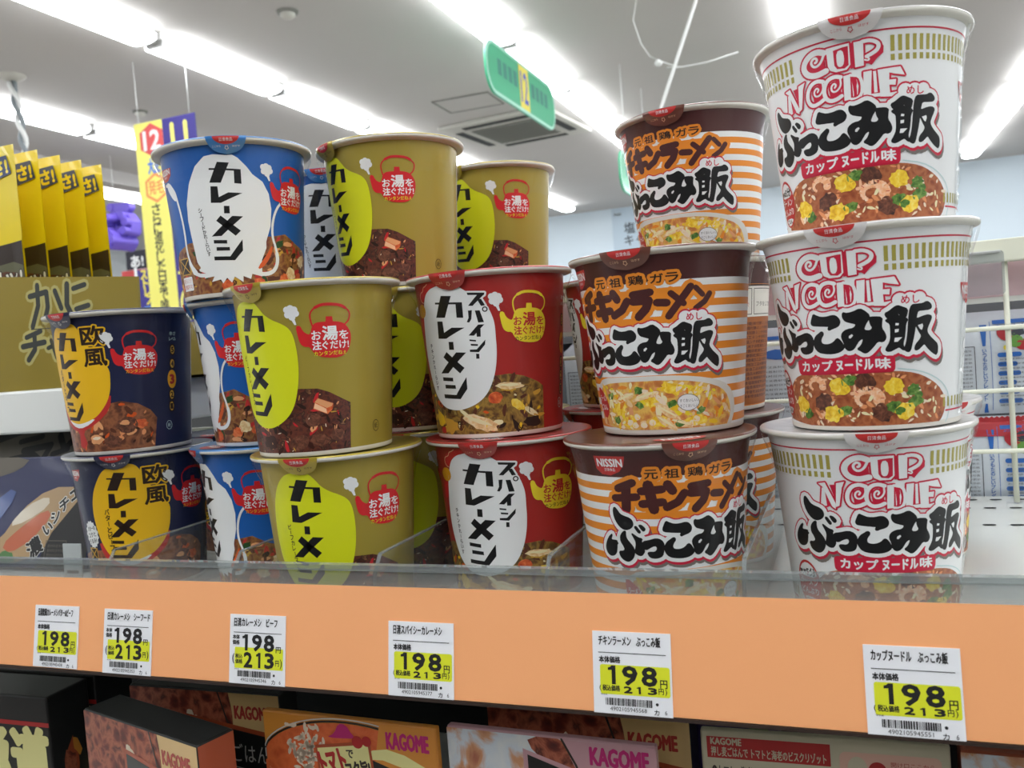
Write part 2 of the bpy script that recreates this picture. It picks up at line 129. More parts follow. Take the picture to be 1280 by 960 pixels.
# ---------------------------------------------------------------- flat artwork (lettering, pictures) made of real polygons
_tx = {}
def glyphs(s, bold):
    """triangles and outline edges of a line of lettering in the built-in typeface"""
    k = (s, bold)
    if k in _tx: return _tx[k]
    cu = bpy.data.curves.new('lettering', 'FONT'); cu.body = s; cu.offset = bold; cu.resolution_u = 2
    ob = bpy.data.objects.new('lettering', cu); C.objects.link(ob)
    dg = bpy.context.evaluated_depsgraph_get(); dg.update()
    me = bpy.data.meshes.new_from_object(ob.evaluated_get(dg))
    me.calc_loop_triangles()
    co = [(v.co.x, v.co.y) for v in me.vertices]
    tris = [tuple(co[i] for i in t.vertices) for t in me.loop_triangles]
    cnt = {}
    for p in me.polygons:
        for e in p.edge_keys: cnt[e] = cnt.get(e, 0) + 1
    edges = [(co[a], co[b]) for (a, b), n in cnt.items() if n == 1]
    bpy.data.objects.remove(ob); bpy.data.curves.remove(cu); bpy.data.meshes.remove(me)
    xs = [p[0] for t in tris for p in t] or [0, 1]; ys = [p[1] for t in tris for p in t] or [0, 1]
    _tx[k] = (tris, edges, (min(xs), min(ys), max(xs), max(ys)))
    return _tx[k]

def tess(pts, holes=()):
    loops = [[Vector((x, y, 0)) for x, y in l] for l in [pts, *holes]]
    flat = [p for l in [pts, *holes] for p in l]
    return [tuple(flat[i] for i in t) for t in tessellate_polygon(loops)]
def smooth(pts, it=1, closed=True):
    for _ in range(it):
        q = []; n = len(pts)
        if not closed: q.append(pts[0])
        for i in range(n if closed else n-1):
            a, b = pts[i], pts[(i+1) % n]
            q += [(0.75*a[0]+0.25*b[0], 0.75*a[1]+0.25*b[1]), (0.25*a[0]+0.75*b[0], 0.25*a[1]+0.75*b[1])]
        if not closed: q.append(pts[-1])
        pts = q
    return pts
def blob(x, y, rx, ry, n=14, jit=0.18, rot=0.0):
    o = []
    for i in range(n):
        t = 2*PI*i/n; r = 1 + random.uniform(-jit, jit)
        u, v = rx*r*math.cos(t), ry*r*math.sin(t)
        o.append((x+u*math.cos(rot)-v*math.sin(rot), y+u*math.sin(rot)+v*math.cos(rot)))
    return o
def ell(x, y, rx, ry=None, n=24):
    ry = rx if ry is None else ry
    return [(x+rx*math.cos(2*PI*i/n), y+ry*math.sin(2*PI*i/n)) for i in range(n)]
def rect(x0, y0, x1, y1): return [(x0, y0), (x1, y0), (x1, y1), (x0, y1)]
def rrect(x0, y0, x1, y1, r, n=5):
    o = []
    for cx, cy, a in ((x1-r, y1-r, 0), (x0+r, y1-r, PI/2), (x0+r, y0+r, PI), (x1-r, y0+r, 1.5*PI)):
        o += [(cx+r*math.cos(a+PI/2*i/n), cy+r*math.sin(a+PI/2*i/n)) for i in range(n+1)]
    return o
def shift(pts, dx, dy=0.0): return [(x+dx, y+dy) for x, y in pts]

class Art:
    """layers of filled shapes in a flat (x, y) sheet, in millimetres"""
    def __init__(self): self.t = []                       # (material, layer, triangle)
    def tri(self, m, L, t): self.t.append((m, L, t))
    def poly(self, m, L, pts, holes=()):
        for t in tess(pts, holes): self.tri(m, L, t)
    def disc(self, m, L, x, y, r, n=10):
        p = ell(x, y, r, r, n)
        j = random.random()*0.3
        for i in range(1, n-1): self.tri(m, L+j, (p[0], p[i], p[i+1]))
    def line(self, m, L, pts, wd, closed=False, caps=True):
        n = len(pts); h = wd/2
        for i in range(n if closed else n-1):
            (ax, ay), (bx, by) = pts[i], pts[(i+1) % n]
            d = math.hypot(bx-ax, by-ay)
            if d < 1e-6: continue
            nx, ny = -(by-ay)/d*h, (bx-ax)/d*h
            j = random.random()*0.3
            self.tri(m, L+j, ((ax+nx, ay+ny), (ax-nx, ay-ny), (bx-nx, by-ny))); self.tri(m, L+j, ((ax+nx, ay+ny), (bx-nx, by-ny), (bx+nx, by+ny)))
        if caps or n > 2:
            for i in range(n):
                if not caps and not closed and i in (0, n-1): continue
                self.disc(m, L, pts[i][0], pts[i][1], h, 8 if wd > 1.2 else 6)
    def fat(self, m, L, pts, d):
        self.poly(m, L, pts); self.line(m, L, pts, 2*d, True)
    def text(self, m, L, s, x0, y0, x1, y1, bold=0.0, out=None, rot=0.0, keep=False, shear=0.0):
        """lettering fitted to the box; out = [(material, layer, width), ...] for rims around it"""
        tris, edges, (a, b, c, d) = glyphs(s, 0.0)
        sx = (x1-x0)/max(c-a, 1e-6); sy = (y1-y0)/max(d-b, 1e-6)
        if keep: sx = min(sx, sy*1.05)
        cx, cy = (x0+x1)/2, (y0+y1)/2; ca, sa = math.cos(rot), math.sin(rot); w2 = (c-a)*sx/2
        def f(p):
            u = (p[0]-a)*sx - w2; v = (p[1]-b)*sy - (y1-y0)/2; u += shear*v
            return (cx+u*ca-v*sa, cy+u*sa+v*ca)
        for t in tris: self.tri(m, L, tuple(f(p) for p in t))
        if bold and y1-y0 > 1.9:
            for p, q in edges: self.line(m, L, [f(p), f(q)], 2*bold*sy, caps=(y1-y0 > 6))
        for om, oL, ow in (out or ()):
            for t in tris: self.tri(om, oL, tuple(f(p) for p in t))
            for p, q in edges: self.line(om, oL, [f(p), f(q)], 2*ow)
    def vtext(self, m, L, s, x0, y0, x1, y1, h, bold=0.02, out=None):
        """one character under another from (x0,y0) down to (x1,y1)"""
        n = len(s)
        for i, ch in enumerate(s):
            t = (i+0.5)/n; x = x0+(x1-x0)*t; y = y0+(y1-y0)*t
            if ch == 'ー': self.poly(m, L, rect(x-h*0.08, y-h*0.4, x+h*0.08, y+h*0.4)); continue
            self.text(m, L, ch, x-h/2*0.9, y-h/2, x+h/2*0.9, y+h/2, bold, out, keep=True)

def clip_axis(t, ax, step_list):
    """cut one triangle at the given coordinates along an axis"""
    out = [list(t)]
    lo = min(p[ax] for p in t); hi = max(p[ax] for p in t)
    for c in step_list:
        if c <= lo+1e-6 or c >= hi-1e-6: continue
        nxt = []
        for pl in out:
            A, B = [], []
            for i in range(len(pl)):
                p, q = pl[i], pl[(i+1) % len(pl)]
                if p[ax] <= c: A.append(p)
                if p[ax] >= c: B.append(p)
                if (p[ax]-c)*(q[ax]-c) < 0:
                    k = (c-p[ax])/(q[ax]-p[ax]); r = (p[0]+(q[0]-p[0])*k, p[1]+(q[1]-p[1])*k)
                    A.append(r); B.append(r)
            if len(A) > 2: nxt.append(A)
            if len(B) > 2: nxt.append(B)
        out = nxt
    return out

class MB:
    """mesh builder with material slots and optional vertex normals"""
    def __init__(self): self.v = []; self.f = []; self.fm = []; self.n = []; self.ms = []; self.sm = []
    def mi(self, m):
        if m not in self.ms: self.ms.append(m)
        return self.ms.index(m)
    def add(self, vs, fs, m, ns=None, sm=False):
        o = len(self.v); self.v += [tuple(p) for p in vs]; self.n += list(ns) if ns else [None]*len(vs)
        k = self.mi(m)
        for f in fs: self.f.append([i+o for i in f]); self.fm.append(k); self.sm.append(sm)
        return self
    def lathe(self, prof, m, seg=64, cx=0, cy=0, cz=0, close=True):
        vs, fs = [], []; n = len(prof)
        for i in range(seg):
            a = 2*PI*i/seg
            vs += [(cx+r*math.cos(a), cy+r*math.sin(a), cz+z) for r, z in prof]
        for i in range(seg):
            j = (i+1) % seg
            for k in range(n-1): fs.append([i*n+k, j*n+k, j*n+k+1, i*n+k+1])
        return self.add(vs, fs, m, sm=True)
    def box(self, x0, y0, z0, x1, y1, z1, m, M=None):
        vs = [Vector((x, y, z)) for x in (x0, x1) for y in (y0, y1) for z in (z0, z1)]
        if M is not None: vs = [M @ v for v in vs]
        return self.add(vs, [(0, 1, 3, 2), (4, 6, 7, 5), (0, 4, 5, 1), (2, 3, 7, 6), (0, 2, 6, 4), (1, 5, 7, 3)], m)
    def prism(self, pts, y0, y1, m, M=None, axis='y'):
        """outline in (x, z) pushed from y0 to y1"""
        n = len(pts)
        if axis == 'y': vs = [Vector((x, y, z)) for y in (y0, y1) for x, z in pts]
        elif axis == 'x': vs = [Vector((y, x, z)) for y in (y0, y1) for x, z in pts]
        else: vs = [Vector((x, z, y)) for y in (y0, y1) for x, z in pts]
        if M is not None: vs = [M @ v for v in vs]
        fs = [[i, (i+1) % n, n+(i+1) % n, n+i] for i in range(n)]
        idx = {}
        for i, p in enumerate(pts): idx.setdefault(p, i)
        tr = [[idx[p] for p in t] for t in tess(pts)]
        fs += tr + [[i+n for i in reversed(t)] for t in tr]
        return self.add(vs, fs, m)
    def tube(self, pts, r, m, seg=8):
        vs, fs = [], []; n = len(pts); P = [Vector(p) for p in pts]
        for i, p in enumerate(P):
            d = (P[min(i+1, n-1)]-P[max(i-1, 0)]).normalized()
            a = d.orthogonal().normalized() if abs(d.z) > 0.9 or True else None
            b = d.cross(a)
            vs += [p + a*r*math.cos(2*PI*k/seg) + b*r*math.sin(2*PI*k/seg) for k in range(seg)]
        for i in range(n-1):
            for k in range(seg): fs.append([i*seg+k, i*seg+(k+1) % seg, (i+1)*seg+(k+1) % seg, (i+1)*seg+k])
        fs += [list(range(seg))[::-1], [(n-1)*seg+k for k in range(seg)]]
        return self.add(vs, fs, m, sm=True)
    def flat_art(self, art, O, U, V, mats, off=0.00006, step=0.00005, scale=0.001):
        """lay artwork on a plane: origin O, unit axes U and V, layers lifted along U x V"""
        O, U, V = Vector(O), Vector(U), Vector(V); N = U.cross(V).normalized()
        g = {}
        for m, L, t in art.t: g.setdefault(m, []).append((L, t))
        for m, lst in g.items():
            vs = []
            for L, t in lst: vs += [O + U*(x*scale) + V*(y*scale) + N*(off+step*L) for x, y in t]
            fs = [[3*i, 3*i+1, 3*i+2] for i in range(len(lst))]
            # all triangles face out along N
            for i, f in enumerate(fs):
                a, b, c = vs[f[0]], vs[f[1]], vs[f[2]]
                if (b-a).cross(c-a).dot(N) < 0: fs[i] = [f[0], f[2], f[1]]
            self.add(vs, fs, mats(m))
        return self
    def build(self, name, parent=None, bevel=0.0):
        me = bpy.data.meshes.new(name); me.from_pydata([tuple(v) for v in self.v], [], self.f)
        for m in self.ms: me.materials.append(m)
        me.polygons.foreach_set('material_index', self.fm); me.polygons.foreach_set('use_smooth', self.sm)
        me.update()
        if any(n is not None for n in self.n):
            me.polygons.foreach_set('use_smooth', [True]*len(self.f))
            vn = [v.normal.copy() for v in me.vertices]
            me.normals_split_custom_set_from_vertices([tuple(n) if n is not None else tuple(vn[i]) for i, n in enumerate(self.n)])
        o = bpy.data.objects.new(name, me); C.objects.link(o)
        if parent is not None: o.parent = parent
        if bevel:
            b = o.modifiers.new('bevel', 'BEVEL'); b.width = bevel; b.segments = 2; b.limit_method = 'ANGLE'
        return o
def cone_art(mb, art, rad, mats, a0=40.0, off=0.07, step=0.045):
    """wrap artwork round a cup: x = arc at 40 mm radius, y = height; rad(z) gives the wall radius in mm"""
    cols = [i*2.6 for i in range(-60, 61)]; rows = [72, 74, 76, 78, 80, 81.5, 83, 84.5, 86]
    g = {}
    for m, L, t in art.t: g.setdefault(m, []).append((L, t))
    for m, lst in g.items():
        vs, ns, fs = [], [], []
        for L, t in lst:
            for p1 in clip_axis(t, 0, cols):
                pl2 = [p1] if max(p[1] for p in p1) < 72 else [q for k in range(1, len(p1)-1) for q in clip_axis((p1[0], p1[k], p1[k+1]), 1, rows)]
                for pl in pl2:
                    ar = sum(pl[i][0]*pl[(i+1) % len(pl)][1]-pl[(i+1) % len(pl)][0]*pl[i][1] for i in range(len(pl)))
                    if abs(ar) < 1e-7: continue
                    if ar < 0: pl = pl[::-1]
                    o = len(vs)
                    for x, z in pl:
                        th = x/a0; r = rad(z)+off+step*L; k = rad(z+0.5)-rad(z-0.5)
                        vs.append((r*math.sin(th)/1000, -r*math.cos(th)/1000, z/1000))
                        ns.append(Vector((math.sin(th), -math.cos(th), -k)).normalized())
                    fs.append(list(range(o, o+len(pl))))
        mb.add(vs, fs, mats(m), ns)

def thing(name, label, cat, loc=(0, 0, 0), rz=0.0, group=None):
    o = bpy.data.objects.new(name, None); C.objects.link(o); o.empty_display_size = 0.02
    o.location = loc; o.rotation_euler = (0, 0, rz); tag(o, label, cat, group)
    return o
def tag(o, label=None, cat=None, group=None, kind=None):
    if label: o['label'] = label
    if cat: o['category'] = cat
    if group: o['group'] = group
    if kind: o['kind'] = kind
    return o
def copy_tree(o, parent=None):
    c = o.copy(); C.objects.link(c)
    if parent is not None: c.parent = parent
    for ch in list(o.children): copy_tree(ch, c)
    return c
def struct(mb, name): return tag(mb.build(name), kind='structure')

# ---------------------------------------------------------------- the shop: shell
XL, XR, YF, YB, ZC = -9.0, 7.0, -6.0, 11.2, 1.85+ZO
m_ceil = mat('ceiling_paint', (188, 185, 182), 0.9); m_floor = mat('vinyl_floor', (170, 166, 160), 0.35)
m_wall = mat('wall_paint', (222, 236, 246), 0.8); m_side = mat('side_wall_paint', (214, 218, 220), 0.85)
def noise_tint(m, scale, amt):
    n, l, b = nodes(m); c = b.inputs['Base Color'].default_value[:]
    tc = n.new('ShaderNodeTexCoord'); no = n.new('ShaderNodeTexNoise'); no.inputs['Scale'].default_value = scale; no.inputs['Detail'].default_value = 4
    rp = n.new('ShaderNodeValToRGB'); rp.color_ramp.elements[0].position = 0.3; rp.color_ramp.elements[1].position = 0.7
    rp.color_ramp.elements[0].color = (c[0]*(1-amt), c[1]*(1-amt), c[2]*(1-amt), 1); rp.color_ramp.elements[1].color = (*c[:3], 1)
    l.new(tc.outputs['Object'], no.inputs['Vector']); l.new(no.outputs[0], rp.inputs[0]); l.new(rp.outputs[0], b.inputs['Base Color'])
for m_, s_, a_ in ((m_ceil, 1.2, 0.04), (m_wall, 0.8, 0.03), (m_side, 0.8, 0.04)): noise_tint(m_, s_, a_)
def tiles(m, size):
    n, l, b = nodes(m); c = b.inputs['Base Color'].default_value[:]
    tc = n.new('ShaderNodeTexCoord'); br = n.new('ShaderNodeTexBrick'); br.offset = 0; br.inputs['Scale'].default_value = 1/size
    br.inputs['Brick Width'].default_value = 1; br.inputs['Row Height'].default_value = 1; br.inputs['Mortar Size'].default_value = 0.006
    br.inputs['Color1'].default_value = (*c[:3], 1); br.inputs['Color2'].default_value = (c[0]*0.93, c[1]*0.93, c[2]*0.93, 1); br.inputs['Mortar'].default_value = (c[0]*0.5, c[1]*0.5, c[2]*0.5, 1)
    l.new(tc.outputs['Object'], br.inputs['Vector']); l.new(br.outputs[0], b.inputs['Base Color'])
tiles(m_floor, 0.45)
T_ = 0.1
struct(MB().box(XL-T_, YF-T_, -0.1, XR+T_, YB+T_, 0, m_floor), 'floor')
struct(MB().box(XL-T_, YF-T_, ZC, XR+T_, YB+T_, ZC+0.1, m_ceil), 'ceiling')
struct(MB().box(XL, YB, 0, XR, YB+T_, ZC, m_wall), 'wall_back')
struct(MB().box(XL, YF-T_, 0, XR, YF, ZC, m_side), 'wall_front')
struct(MB().box(XL-T_, YF, 0, XL, YB, ZC, m_side), 'wall_left')
struct(MB().box(XR, YF, 0, XR+T_, YB, ZC, m_side), 'wall_right')
struct(MB().box(-5.62, YF, ZC-0.11, -5.45, YB, ZC, m_ceil), 'trim_1')

# ---------------------------------------------------------------- rows of ceiling tubes
m_house = mat('lamp_housing', (232, 232, 230), 0.4); m_tube = mat('lamp_glow', (249, 252, 255), 0.5, emit=TUBE_POWER); m_capg = mat('lamp_cap', (150, 150, 148), 0.5)
def make_tube():
    t = thing('ceiling_light', 'x', 'ceiling light')
    L = 0.50
    MB().box(-0.05, -L, -0.035, 0.05, L, 0, m_house).build('housing', t)
    mb = MB(); sec = [(-0.085, -0.036), (-0.08, -0.062), (-0.04, -0.075), (0.04, -0.075), (0.08, -0.062), (0.085, -0.036)]
    mb.prism(sec, -L+0.03, L-0.03, m_tube); mb.build('diffuser', t)
    for s in (-1, 1):
        e = MB(); e.prism([(-0.055, -0.036), (-0.05, -0.066), (0.05, -0.066), (0.055, -0.036)], min(s*(L-0.03), s*L), max(s*(L-0.03), s*L), m_capg); e.build('end_cap', t)
    return t
tube0 = make_tube(); k_ = 0
for r in range(-4, 4):
    for j in range(-7, 8):
        x = 0.03+1.53*r; y = 3.225+0.52+1.04*j-1.04
        if y > YB-0.55 or y < YF+0.6: continue
        if abs(x) > 4 and y < 1 and r != -3: pass
        o = tube0 if k_ == 0 else copy_tree(tube0); k_ += 1
        o.location = (x, y, ZC)
        o['label'] = 'white fluorescent ceiling light, one segment of the long parallel rows'; o['group'] = 'fluorescent ceiling light segments'

# ---------------------------------------------------------------- things on the ceiling
m_grey = mat('ac_panel', (186, 184, 176), 0.6); m_dark = mat('dark_gap', (34, 34, 32), 0.7); m_mid = mat('ac_grille', (120, 120, 114), 0.7)
def on_ceil(x, y): return (x, y, ZC)
ac = thing('air_conditioner', 'square ceiling air conditioner with dark louvres under the green sign', 'air conditioner', on_ceil(-2.17, 6.25), -0.10)
MB().box(-0.46, -0.46, -0.03, 0.46, 0.46, 0, m_grey).build('panel', ac, 0.01)
g = MB().box(-0.27, -0.27, -0.036, 0.27, 0.27, -0.03, m_mid)
for i in range(9): g.box(-0.26, -0.25+i*0.06, -0.042, 0.26, -0.235+i*0.06, -0.036, m_mid)
g.build('intake_grille', ac)
for a_ in range(4):
    M = Matrix.Rotation(a_*PI/2, 4, 'Z'); MB().box(-0.28, -0.40, -0.034, 0.28, -0.335, -0.029, m_dark, M).build('louvre', ac)
ht = thing('access_hatch', 'square framed access hatch in the ceiling beside the air conditioner', 'hatch', on_ceil(-2.2, 5.36), 0.03)
hb = MB(); 
for x0, y0, x1, y1 in ((-0.21, -0.17, 0.21, -0.158), (-0.21, 0.158, 0.21, 0.17), (-0.21, -0.158, -0.198, 0.158), (0.198, -0.158, 0.21, 0.158)): hb.box(x0, y0, -0.008, x1, y1, 0, m_mid)
hb.build('frame', ht); MB().box(-0.198, -0.158, -0.004, 0.198, 0.158, 0, m_ceil).build('cover_panel', ht)
def detector(x, y, r, lab):
    d = thing('smoke_detector', lab, 'smoke detector', on_ceil(x, y))
    MB().lathe([(0, -0.012), (r, -0.012), (r*1.1, 0)], m_mid, 24).build('base', d); MB().lathe([(0, -0.035), (r*0.5, -0.034), (r*0.75, -0.02), (r*0.75, -0.012)], m_grey, 24).build('sensor_head', d)
detector(-2.3, 3.363, 0.05, 'round grey detector on the ceiling between two light rows, above the blue cup')
detector(-4.06, 4.231, 0.045, 'small grey detector on the ceiling over the purple banner')
detector(-1.85, 8.9, 0.06, 'tiny grey detector on the ceiling left of the striped top cup')
detector(-1.85, 9.9, 0.05, 'far pale detector on the ceiling just above the back wall')
# twisted cord at the left
m_cord = mat('cord_grey', (128, 136, 140), 0.5); m_cordw = mat('cord_white', (226, 228, 226), 0.5)
cd = thing('twisted_rope', 'grey and white twisted rope hanging from the ceiling above the yellow packets', 'rope', on_ceil(-4.10, 3.31))
MB().lathe([(0, -0.03), (0.03, -0.03), (0.075, -0.01), (0.08, 0)], m_grey, 20).build('ceiling_base', cd)
zz = [(-0.0+0.05*math.sin(min(i, 14)*0.1), 0.0, -0.02-i*0.03) for i in range(52)]
for ph, mm, nm in ((0, m_cord, 'grey_strand'), (PI, m_cordw, 'white_strand')):
    MB().tube([(x+0.014*math.cos(i*0.9+ph), y+0.014*math.sin(i*0.9+ph), z) for i, (x, y, z) in enumerate(zz)], 0.013, mm, 6).build(nm, cd)
# slanting rod with its bow of string
rd = thing('hanging_rod', 'thin white rod with tied string hanging from the ceiling behind the striped top cup', 'rod', on_ceil(-0.37, 4.0))
MB().tube([(0.0, 0, 0), (-0.05, 0, -0.13), (-0.245, 0, -0.59), (-0.40, 0, -0.95)], 0.0085, m_cordw, 8).build('rod', rd)
MB().tube([(-0.16, 0.0, -0.42), (-0.20, 0, -0.405), (-0.245, 0, -0.38), (-0.29, 0, -0.35), (-0.33, 0, -0.28), (-0.36, 0, -0.16), (-0.34, 0, -0.08), (-0.33, 0, 0)], 0.0028, m_cordw, 6).build('string', rd)
MB().tube([(-0.21, 0.0, -0.42), (-0.13, 0, -0.43), (-0.02, 0, -0.43), (0.13, 0, -0.41)], 0.003, m_cordw, 6).build('string_end', rd)
MB().lathe([(0, -0.018), (0.016, -0.01), (0.02, 0), (0.012, 0.012), (0, 0.02)], m_cordw, 14, -0.25, 0, -0.39).build('knot', rd)

# ---------------------------------------------------------------- unseen rack added behind the camera to block low-angle light
m_opp = mat('blocker_panel', (92, 88, 84), 0.6); m_opw = mat('blocker_shelf', (150, 148, 144), 0.5)
op = thing('light_blocker_rack', 'unseen dark rack added across the aisle to block low light', 'rack', (0, -1.55, 0))
MB().box(-3.0, -0.46, 0.12, 3.0, -0.44, 1.78, m_opp).build('back_panel', op); MB().box(-3.0, -0.46, 0, 3.0, 0, 0.12, m_opp).build('plinth', op)
for z in (0.45, 0.78, 1.1, 1.42, 1.74): MB().box(-3.0, -0.44, z, 3.0, -0.02, z+0.03, m_opw).build('shelf_board', op)
for x in (-3.0, -1.0, 1.0, 2.97): MB().box(x, -0.44, 0.12, x+0.03, -0.40, 1.78, m_opw).build('upright', op)

# ---------------------------------------------------------------- hanging signs and posters further back
m_green = mat('sign_green', (66, 186, 138), 0.4, 0.3); m_mint = mat('sign_rim', (176, 232, 212), 0.4); m_syel = mat('sign_yellow', (240, 226, 90), 0.5); m_sblu = mat('sign_blue', (74, 92, 190), 0.5); m_sdk = mat('sign_dull', (60, 140, 124), 0.5)
def flat(nm): return lambda k: MATS[k]
def green_sign(x, y0, y1, z0, z1, label, full=True):
    s = thing('aisle_sign', label, 'sign', (x, (y0+y1)/2, z0+ZO))
    w_, h_ = (y1-y0)*500, (z1-z0)*1000
    pl = rrect(-w_, 0, w_, h_, h_*0.42, 8)
    MB().prism([(a/1000, b/1000) for a, b in pl], -0.006, 0.006, m_green, axis='x').build('board', s)
    r = Art(); r.line('sign_rim', 1, rrect(-w_+9, 9, w_-9, h_-9, h_*0.39, 8), 18, True)
    mb = MB(); mb.flat_art(r, (0.006, 0, 0), (0, 1, 0), (0, 0, 1), flat(0), 0.001, 0.0005); mb.build('rim', s)
    a = Art(); a.poly('sign_yellow', 1, rect(-w_*0.14, 14, w_*0.14, h_-14)); a.text('sign_blue', 2, '12', -w_*0.10, h_*0.2, w_*0.10, h_*0.82, 0.01)
    for i in range(4): a.poly('sign_dull', 1, rect(-w_*0.72+i*w_*0.14, h_*0.42, -w_*0.62+i*w_*0.14, h_*0.72)); a.poly('sign_dull', 1, rect(w_*0.22+i*w_*0.14, h_*0.42, w_*0.32+i*w_*0.14, h_*0.72))
    mb = MB(); mb.flat_art(a, (0.006, 0, 0), (0, 1, 0), (0, 0, 1), flat(0), 0.001, 0.0005); mb.build('lettering', s)
    for yy in (-w_*0.6, w_*0.6): MB().tube([(0, yy/1000, h_/1000-0.005), (0, yy/1000, ZC-z0-ZO)], 0.004, m_cordw, 6).build('hanging_wire', s)
green_sign(-1.385, 3.62, 4.70, 1.375, 1.64, 'green rounded aisle sign with a yellow number 12 strip under the light row')
green_sign(-1.07, 4.95, 6.0, 1.03, 1.29, 'green aisle sign almost hidden behind the highest striped cup')

m_vio = mat('banner_violet', (62, 54, 134), 0.6); m_ban = mat('banner_yellow', (238, 232, 120), 0.6); m_bk = mat('sign_black', (40, 40, 52), 0.6); m_rd = mat('sign_red', (214, 84, 84), 0.6); m_hex = mat('sign_orange', (236, 150, 90), 0.6); m_bl2 = mat('sign_sky', (90, 130, 210), 0.6); m_wh = mat('sign_white', (236, 238, 238), 0.6)
bn = thing('hanging_banner', 'tall violet and yellow banner with vertical lettering hanging behind the blue squid cup', 'banner', (-3.24, 3.5, ZO+0.30))
MB().box(-0.20, -0.004, 0, 0.215, 0.004, 1.21, m_vio).build('cloth', bn)
a = Art(); a.poly('banner_yellow', 1, rect(-200, 0, -5, 1210))
hx = lambda x, y, r: [(x+r*math.sin(i*PI/3), y+r*math.cos(i*PI/3)) for i in range(6)]
a.poly('sign_red', 2, hx(-85, 1110, 92)); a.text('sign_white', 3, '12', -140, 1060, -30, 1160, 0.03); a.text('sign_sky', 2, '大正', -125, 930, -45, 1010, 0.04)
a.line('sign_orange', 2, hx(-85, 850, 75), 14, True); a.text('sign_orange', 2, '発毛', -135, 815, -35, 890, 0.02)
a.vtext('sign_black', 2, 'さらに進化した日本で唯一の発', -100, 760, -100, 20, 62, 0.015)
for p in ([(60, 1170), (60, 1060), (75, 1010), (120, 980), (160, 985)], [(150, 1170), (150, 1080)]): a.line('banner_yellow', 2, p, 26)
for p in ([(15, 372), (90, 372)], ell(82, 205, 66, 84), ell(82, 205, 26, 36)): a.line('banner_yellow', 2, p, 16, len(p) > 4)
mb = MB(); mb.flat_art(a, (0, -0.004, 0), (1, 0, 0), (0, 0, 1), flat(0), 0.001, 0.0006); mb.build('lettering', bn)
for x in (-0.17, 0.18): MB().tube([(x, 0, 1.205), (x, 0, ZC-ZO-0.30)], 0.002, m_cordw, 5).build('hanging_string', bn)

m_pur = mat('pop_violet', (104, 84, 190), 0.5)
pp = thing('letter_cutout', 'violet foam letter hanging between the yellow packets and the violet banner', 'sign', (-5.0, 5.0, ZO+1.15))
mb = MB()
SC_ = 0.85
for p in ([(-150, 350), (60, 330), (-60, 250)], [(-60, 250), (60, 240), (110, 180), (100, 100), (20, 70), (-60, 110), (-70, 180), (-20, 220)], [(20, 70), (60, 10), (20, -30)]):
    p = [(x*SC_, y*SC_) for x, y in p]
    for i in range(len(p)-1):
        (ax, ay), (bx, by) = p[i], p[i+1]; d = math.hypot(bx-ax, by-ay); nx, ny = -(by-ay)/d*33, (bx-ax)/d*33
        mb.prism([((ax+nx)/1000, (ay+ny)/1000), ((ax-nx)/1000, (ay-ny)/1000), ((bx-nx)/1000, (by-ny)/1000), ((bx+nx)/1000, (by+ny)/1000)], -0.02-0.0004*len(mb.f), 0.02, m_pur)
    for x, y in p: mb.prism([(u/1000, v/1000) for u, v in ell(x, y, 33, 33, 14)], -0.02-0.0004*len(mb.f), 0.02, m_pur)
mb.build('letter', pp)
MB().tube([(-0.1, 0, 0.31), (-0.1, 0, ZC-ZO-1.15)], 0.002, m_cordw, 5).build('hanging_string', pp)
def sign_stand(x, y, z0, w_, h_, base_m, art, label, cat='sign'):
    s = thing('shop_sign', label, cat, (x, y, 0))
    MB().box(-w_/2, -0.008, z0, w_/2, 0.008, z0+h_, base_m).build('board', s, 0.004)
    mb = MB(); mb.flat_art(art, (-w_/2, -0.008, z0), (1, 0, 0), (0, 0, 1), flat(0), 0.001, 0.0006); mb.build('lettering', s)
    MB().box(-0.012, 0.008, 0.02, 0.012, 0.028, z0+h_*0.6, m_house).build('post', s); MB().box(-0.13, -0.11, 0, 0.13, 0.13, 0.02, m_house).build('foot', s)
a = Art(); a.text('sign_white', 1, 'あ!', 60, 20, 200, 120, 0.03); 
sign_stand(-5.759, 5.9, ZO+1.086, 0.293, 0.169, m_bk, a, 'black sign with white lettering beside the yellow packets')
a = Art(); a.poly('sign_white', 1, rrect(60, 20, 150, 330, 40)); a.poly('sign_sky', 2, rrect(75, 30, 135, 250, 20)); a.poly('sign_white', 1, rrect(165, 20, 235, 260, 30)); a.poly('sign_red', 2, rrect(182, 90, 218, 240, 14)); a.poly('sign_red', 2, ell(200, 50, 20))
sign_stand(-5.06, 5.1, ZO+0.52, 0.26, 0.44, m_rd, a, 'red sign with a white-rimmed exclamation mark behind the yellow packets')
a = Art(); a.vtext('sign_yellow', 1, 'ストレス', 75, 300, 120, 60, 60, 0.04); a.poly('sign_white', 1, rect(0, 0, 25, 330)); a.poly('sign_sky', 1, rect(60, 10, 140, 50))
sign_stand(-4.412, 4.5, ZO+0.557, 0.145, 0.308, m_vio, a, 'narrow violet sign with yellow vertical lettering left of the banner')

